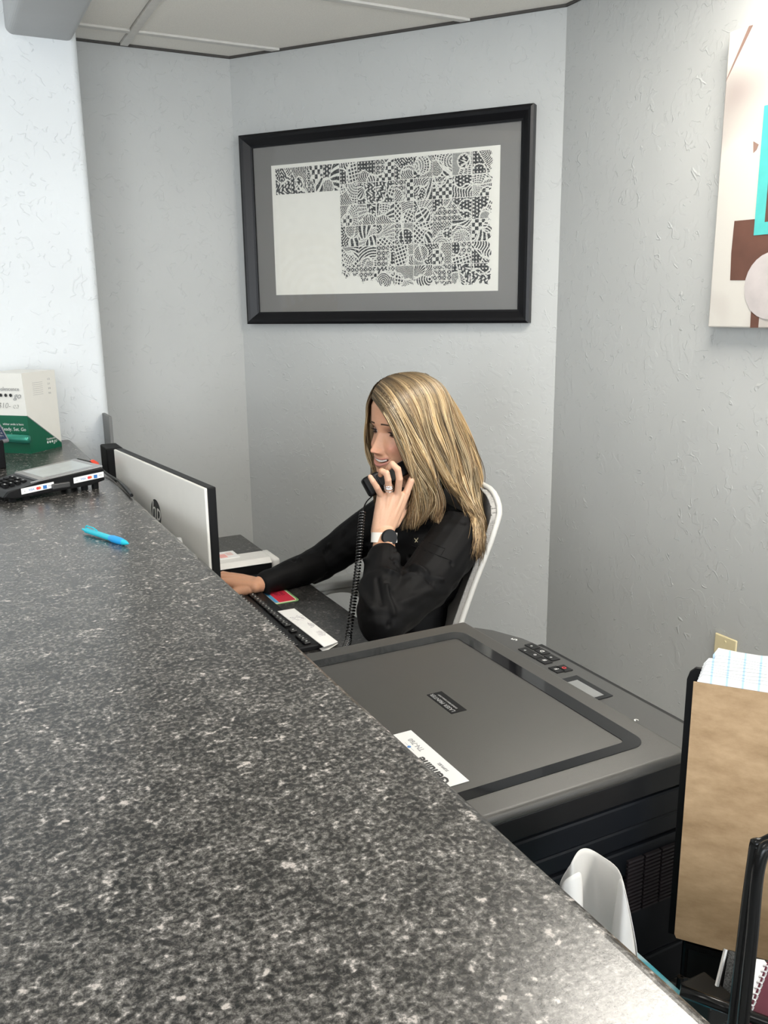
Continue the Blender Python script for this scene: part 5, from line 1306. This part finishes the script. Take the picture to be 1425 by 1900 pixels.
G2 = [  # far-side guides
 [(693, 736, 1.862), (684, 752, 1.885), (680, 780, 1.905), (679, 815, 1.920), (681, 845, 1.930), (687, 872, 1.935), (697, 900, 1.935), (706, 930, 1.93), (714, 960, 1.93)],
 [(705, 722, 1.870), (694, 745, 1.905), (690, 785, 1.925), (694, 830, 1.935), (700, 870, 1.94), (712, 905, 1.945), (722, 940, 1.945), (728, 970, 1.94), (730, 990, 1.94)],
 [(740, 702, 1.872), (742, 735, 1.93), (752, 790, 1.955), (765, 850, 1.96), (775, 900, 1.96), (785, 940, 1.96), (790, 970, 1.96), (794, 990, 1.96), (796, 1005, 1.96)],
 [(775, 695, 1.880), (792, 735, 1.935), (812, 800, 1.95), (828, 850, 1.95), (838, 900, 1.95), (842, 940, 1.95), (845, 970, 1.95), (848, 990, 1.95), (850, 1005, 1.95)],
]
def guides(Gx, npt=36):
    out = []
    for g in Gx:
        P = np.array([tuple(p) for p in cr([at(*p[:2], Y=p[2]) for p in g], 5)]); l = np.concatenate([[0], np.cumsum(np.linalg.norm(np.diff(P, axis=0), axis=1))])
        q = np.linspace(0, l[-1], npt); out.append(np.stack([np.interp(q, l, P[:, k]) for k in range(3)], 1))
    return np.array(out)
GA, GB = guides(G), guides(G2)
E_C = np.array((-.018, 0., .030)); E_R = np.array((.1060, .0815, .1000)); HM = np.array((tuple(HF), tuple(HA), tuple(HU)))
def push_scalp(P, extra=0.0):
    sh = P.shape; L = (P.reshape(-1, 3)-np.array(HC))@HM.T; q = (L-E_C)/(E_R+extra); r_ = (np.abs(q)**2.5).sum(1)**.4
    m_ = (r_ < 1) & (r_ > 1e-6); q[m_] /= r_[m_, None]; L2 = q*(E_R+extra)+E_C; L = np.where(m_[:, None], L2, L)
    return (L@HM+np.array(HC)).reshape(sh)
JV = -np.array(vdir)
def push_jacket(P):
    """strands that would run inside the jacket are laid on its outside"""
    sh = P.shape; Q = P.reshape(-1, 3)
    for i in range(len(Q)):
        if Q[i, 2] > 1.02: continue
        o_ = Vector(Q[i]); h = bv.ray_cast(o_, Vector(JV), .16)
        if h[0] is not None and h[1].dot(Vector(JV)) > 0: Q[i] = np.array(h[0])+JV*(.003+.005*rs.random())
    return Q.reshape(sh)
# scalp cap + underlying hair mass
rs = np.random.default_rng(11)
bm = bmesh.new(); inw = np.array(vdir)*.015
for GX, r0 in ((GA[1:], .011), (GB[1:], .010)):
    GP = push_scalp(GX, -.002)
    for gi in np.linspace(0, len(GX)-1, len(GX)*2-1):
        i0 = int(gi); i1 = min(i0+1, len(GX)-1); q = gi-i0
        if r0 == .011 and 1.2 < gi < 1.8: kmax = 24
        else: kmax = 31
        P = GP[i0]*(1-q)+GP[i1]*q; sgn = 1 if r0 == .011 else -0.8; ks = list(range(13 if gi > 4.5 else 9, kmax, 2))
        pts = [Vector(P[k]+inw*sgn) for k in ks]; tube(bm, pts, [r0*min(1, (len(ks)-n_)/4+.15) for n_ in range(len(ks))], 10)
ell(bm, hw_(-.045, 0, .0), (.068, .070, .10), Matrix((HF, HA, HU)).transposed())
hm = finish('hair_mass', remesh(bm, .005, 4), mat('dark_blonde_base', (.13, .08, .038), .6, var=.3, scale=60), W_)
V = []; Fs = []
for i in range(nu):
    for k in range(na_):
        p = grid_co[i][k]; o_ = Vector((p[0]+.02, p[1], p[2]-.02)).normalized()*.0045; V.append(tuple(hw_(p[0]+o_.x, p[1]+o_.y, p[2]+o_.z)))
for i in range(0, nu-1):
    for k in range(na_):
        f0, a0_, u0 = grid_co[i][k]; k2 = (k+1) % na_
        lim = .2 if u0 > .090 else (.058-.9*abs(a0_) if u0 > .05 else .010)
        if u0 > -.08 and f0 < lim: Fs.append((i*na_+k, i*na_+k2, (i+1)*na_+k2, (i+1)*na_+k))
obj('scalp_hair', (V, Fs), mat('dark_root_hair', (.085, .055, .032), .6, var=.35, scale=90), W_, smooth=True)
PAL = np.array([(.48, .36, .20), (.64, .52, .33), (.37, .265, .14), (.24, .16, .083), (.12, .078, .042), (.74, .63, .44), (.32, .225, .12)])*np.array((.95, .87, .77))
def strands(GX, n, lift, far=False, name='hair'):
    npt = GX.shape[1]; T1 = np.linspace(0, 1, npt); nG = len(GX)-1
    ncl = max(6, n//34); cl = rs.random(ncl)*nG
    if not far: cl = np.where((cl > 2.25) & (cl < 2.5), 2.2, np.where((cl >= 2.5) & (cl < 2.8), 2.85, cl))
    s = rs.random(n)*nG
    c = np.array([int(np.argmin(np.abs(cl-x)+rs.random(ncl)*.10)) for x in s])
    conv = (np.clip((T1-.18)/.82, 0, 1)**.7)*.86
    sv = s[:, None]*(1-conv)+cl[c][:, None]*conv; i0 = np.minimum(sv.astype(int), nG-1); q = (sv-i0)[..., None]; idx = np.arange(npt)[None, :]
    P = GX[i0, idx]*(1-q)+GX[i0+1, idx]*q
    side = np.array(CR); outv = JV*(1 if not far else -1)
    lay = rs.random(n)                                     # 0 = under layer, 1 = top layer
    ph = cl[c]*4.1+rs.normal(0, .35, n)+rs.random(ncl)[c]*1.2; am = (.0008+.0150*T1**1.6)[None, :]*(.55+rs.random(ncl)[c]*.9)[:, None]
    gq = np.floor(lay*6).astype(int); lay_groups = [(np.nonzero(gq == g_)[0], .0005+.0011*g_) for g_ in range(6)]; lay_order = np.concatenate([g_[0] for g_ in lay_groups])
    P = P+side*(am*np.sin(T1[None, :]*11+ph[:, None]))[..., None]
    P = P+(outv*.0055)*(np.sin(sv*6.1+T1[None, :]*7)*np.clip(T1*2.2, 0, 1)[None, :]+np.sin(sv*3.3-T1[None, :]*9+1)*np.clip(T1*2-.3, 0, 1)[None, :])[..., None]
    P = P+outv*((lift*lay)[:, None]*np.sin(np.pi*np.clip(T1*1.1+.05, 0, 1))[None, :]+am*.8*np.cos(T1[None, :]*10+ph[:, None]))[..., None]
    P = P+rs.normal(0, .0013, (n, 1, 3))*(.3+T1*1.8)[None, :, None]
    P = P+(side*rs.normal(0, .0010, (n, 1, 1)))*np.sin(T1*25+rs.random((n, 1))*6)[..., None]*T1[None, :, None]
    fly = rs.random(n) < .045; P[fly] += side*(rs.normal(0, .010, (fly.sum(), 1, 1)))*(T1**1.5)[None, :, None]+outv*.004
    P = np.concatenate([push_scalp(P[lay_k], ex_) for lay_k, ex_ in lay_groups]); P = P[np.argsort(lay_order)]
    for _ in range(5): P[:, 1:-1] = .5*P[:, 1:-1]+.25*(P[:, :-2]+P[:, 2:])
    if not far:
        P = push_jacket(P); P[:, 1:-1] = .5*P[:, 1:-1]+.25*(P[:, :-2]+P[:, 2:]); P = push_jacket(P)
    e = 1-np.where(s < 2.5, .36, .36)*rs.random(n)**np.where(s < 2.5, 1.4, .8)
    r = (.00042+.00055*rs.random(n))[:, None]*np.sqrt(np.clip(1-(T1[None, :]/e[:, None])**6, 0, 1))
    stop = T1[None, :] > e[:, None]
    for i in range(n):                                     # collapse points beyond the tip
        k = int(np.argmax(stop[i])) if stop[i].any() else npt
        if k < npt: P[i, k:] = P[i, k-1]
    T = np.gradient(P, axis=1); T /= np.linalg.norm(T, axis=2)[..., None]+1e-9
    n1 = np.cross(T, outv); n1 /= np.linalg.norm(n1, axis=2)[..., None]+1e-9; n2 = np.cross(T, n1)
    Vv = np.stack([P+r[..., None]*(n1*x*1.6+n2*y) for (x, y) in ((1, 0), (-.5, .87), (-.5, -.87))], 2)     # n,npt,3,3
    b = (np.arange(n)*npt*3)[:, None, None]+(np.arange(npt-1)*3)[None, :, None]; j = np.arange(3)[None, None, :]; j2 = (np.arange(3)+1)[None, None, :] % 3
    F4 = np.stack([b+j, b+j2, b+3+j2, b+3+j], -1).reshape(-1, 4)
    hi_ = rs.choice(7, n, p=[.24, .27, .13, .06, .02, .20, .08]); lo_ = rs.choice(7, n, p=[.14, .04, .20, .26, .22, .02, .12]); chi = rs.choice(7, ncl, p=[.18, .20, .14, .16, .12, .10, .10])
    ci = np.where(rs.random(n) < .50, chi[c], np.where(lay > .5, hi_, lo_)); base = PAL[ci]*(.85+.3*rs.random((n, 1)))
    root = np.clip(1.15-T1[None, :]/(.12+.24*rs.random((n, 1))**1.3), 0, 1)**.8*(.62+.38*rs.random((n, 1)))
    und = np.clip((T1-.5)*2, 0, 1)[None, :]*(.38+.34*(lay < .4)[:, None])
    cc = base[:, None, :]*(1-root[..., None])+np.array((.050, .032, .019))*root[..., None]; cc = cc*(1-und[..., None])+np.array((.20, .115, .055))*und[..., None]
    tone = .80+.27*np.sin(sv*7.3+2.2*np.sin(T1*5)[None, :])+.16*np.sin(sv*17+T1[None, :]*4); cc = cc*np.clip(tone, .35, 1.15)[..., None]
    cc = np.repeat(cc[:, :, None, :], 3, 2).reshape(-1, 3)
    return Vv.reshape(-1, 3), F4, cc
v1_, f1_, c1_ = strands(GA, 5200, .012); v2_, f2_, c2_ = strands(GB, 900, .006, True)
# flat layer starting along the parting, hiding the scalp towards the far side
VV = np.vstack([v1_, v2_]); FF = np.vstack([f1_, f2_+len(v1_)]); CCc = np.vstack([c1_, c2_])
me = bpy.data.meshes.new('hair'); me.vertices.add(len(VV)); me.vertices.foreach_set('co', VV.ravel())
me.loops.add(len(FF)*4); me.loops.foreach_set('vertex_index', FF.ravel()); me.polygons.add(len(FF)); me.polygons.foreach_set('loop_start', np.arange(len(FF))*4); me.update(calc_edges=True)
ca = me.color_attributes.new('col', 'FLOAT_COLOR', 'POINT'); ca.data.foreach_set('color', np.hstack([CCc, np.ones((len(CCc), 1))]).ravel())
hair = finish('hair', me, attr_mat('blonde_hair', .38, .5), W_); hair['kind'] = 'stuff'; hair['label'] = 'long layered blonde hair with darker roots'

# ---- rings and watch
bv2 = BVHTree.FromPolygons([v.co+root_loc(body) for v in body.data.vertices], [tuple(p.vertices) for p in body.data.polygons])
rp, rr = fing['ring'][0], fing['ring'][1]; rd = (rp[1]-rp[0]).normalized()
tag_r = []
for k, (f_, w2) in enumerate(((.60, .0016), (.50, .0020), (.34, .0014))):
    c = rp[0].lerp(rp[1], f_); tube_pts = []; axx = (rd+Vector((.0, 0, 0))+(vdir.cross(rd)*(.28 if k == 2 else 0))).normalized(); n1 = axx.cross(vdir).normalized(); n2 = axx.cross(n1)
    rr_ = .0098 if k < 2 else .0102
    rg = tag(obj('ring', tb([c+(n1*math.cos(a)+n2*math.sin(a))*rr_ for a in np.linspace(0, 2*math.pi, 24, endpoint=False)], w2/1.6, 8, closed=True), M_CHROME, smooth=True), ['slim silver ring, topmost of the three on the ring finger', 'wide silver ring with stones, middle one on the ring finger', 'slanted silver ring, lowest of the three on the ring finger'][k], 'ring', 'silver rings on the ring finger')
    if k != 0:
        for j in range(5):
            a = (j-2)*.28; p = c-vdir*rr_*math.cos(a)+n1*rr_*math.sin(a); bm = bmesh.new(); bmesh.ops.create_icosphere(bm, subdivisions=1, radius=.0013 if j != 2 else .0021)
            for v in bm.verts: v.co += p-vdir*.0008
            st_ = obj('stone', bm, M_CHROME); st_.parent = rg
wa = (ELL-WRL).normalized(); wc = WRL+wa*.020
t = thing('wristwatch', 'round black-faced wristwatch with white strap on the raised wrist', 'watch', tuple(wc))
side_ = wa.cross(vdir).normalized()
if side_.x < 0: side_ = -side_
V2 = []; F2 = []; n_ = 40
for j in range(n_):
    a = 2*math.pi*j/n_; dd = side_*math.cos(a)*.0285+vdir*math.sin(a)*.0250
    for (o1, o2) in ((-.0150, 0), (.0150, 0), (.0150, .0022), (-.0150, .0022)): V2.append(tuple(wc+dd+dd.normalized()*o2+wa*o1))
for j in range(n_):
    j2 = (j+1) % n_
    for i in range(4): i2 = (i+1) % 4; F2.append((j*4+i, j*4+i2, j2*4+i2, j2*4+i))
obj('strap', (V2, F2), M_WHITE, t, smooth=True, auto=40)
fn = (-vdir*.90+side_*.40).normalized(); fcn = wc+side_*.0110-vdir*.0262
obj('case', la([(.0165, -.004), (.0190, -.002), (.0196, .004), (.0185, .0062), (.0001, .0062)], fcn, fn, 32), M_BLACK, t, smooth=True, auto=40)
obj('watch_face', la([(.0178, .0062), (.0176, .0072), (.0001, .0074)], fcn, fn, 32), M_GLOSS, t)

# ---- telephone handset and coiled cord
pa, pb = at(692, 899, Y=1.790), at(779, 853, Y=1.780); pax = (pb-pa).normalized(); toface = (HF*0+vdir-pax*vdir.dot(pax)).normalized(); pup = pax.cross(toface)
t = thing('telephone_handset', 'black desk telephone handset held to the woman\'s ear', 'telephone', tuple(pa))
Mt = Matrix(((pax.x, pup.x, toface.x, pa.x), (pax.y, pup.y, toface.y, pa.y), (pax.z, pup.z, toface.z, pa.z), (0, 0, 0, 1))); LL = (pb-pa).length
obj('grip', bx((.012, -.017, -.012), (LL+.01, .017, .010), .005, 3, Mt), M_BLACK, t, smooth=True, auto=40)
obj('mouthpiece', bx((-.020, -.024, -.010), (.026, .024, .020), .008, 3, Mt), M_BLACK, t, smooth=True, auto=40)
obj('earpiece', bx((LL-.01, -.024, -.010), (LL+.040, .024, .016), .008, 3, Mt), M_BLACK, t, smooth=True, auto=40)
obj('edge_highlight', tb([Mt @ Vector((.03, .0172, -.004)), Mt @ Vector((LL, .0172, -.004))], .0006, 5), M_GRTXT, t)
cp_ = cr([at(690, 921, Y=1.792), at(681, 930, Y=1.782), at(675, 942, Y=1.768), at(671, 962, Y=1.752), at(668, 1000, Y=1.725), at(664, 1050, Y=1.695), at(657, 1105, Y=1.660), at(651, 1150, Y=1.630), at(647, 1178, Y=1.612), at(645, 1192, Z=DT+.008), at(630, 1225, Z=DT+.008)], 12)
cpn = np.array(cp_); sl_ = np.concatenate([[0], np.cumsum(np.linalg.norm(np.diff(cpn, axis=0), axis=1))]); Lc = sl_[-1]
c_ = tag(obj('coiled_cable', tb([Vector(p) for p in cpn[:40]], .0016, 6), M_BLACK, smooth=True), 'black coiled telephone cable hanging from the handset down to the desk', 'cable')
start = sl_[30]; turns = int((Lc-start)/.0072); ns_ = turns*12; hel = []
for i in range(ns_+1):
    s_ = start+(Lc-start)*i/ns_; p = np.array([np.interp(s_, sl_, cpn[:, k]) for k in range(3)]); q = np.array([np.interp(min(Lc, s_+.003), sl_, cpn[:, k]) for k in range(3)]); p0_ = np.array([np.interp(max(0, s_-.003), sl_, cpn[:, k]) for k in range(3)])
    tg = Vector(q-p0_).normalized(); n1 = tg.cross(Vector((0.3, 1, 0))).normalized(); n2 = tg.cross(n1); a = 2*math.pi*turns*i/ns_; hel.append(Vector(p)+n1*.0060*math.cos(a)+n2*.0060*math.sin(a))
obj('coil', tb(hel, .0021, 6), mat('cord_black', (.008, .008, .008), .12, spec=1.0), c_, smooth=True)
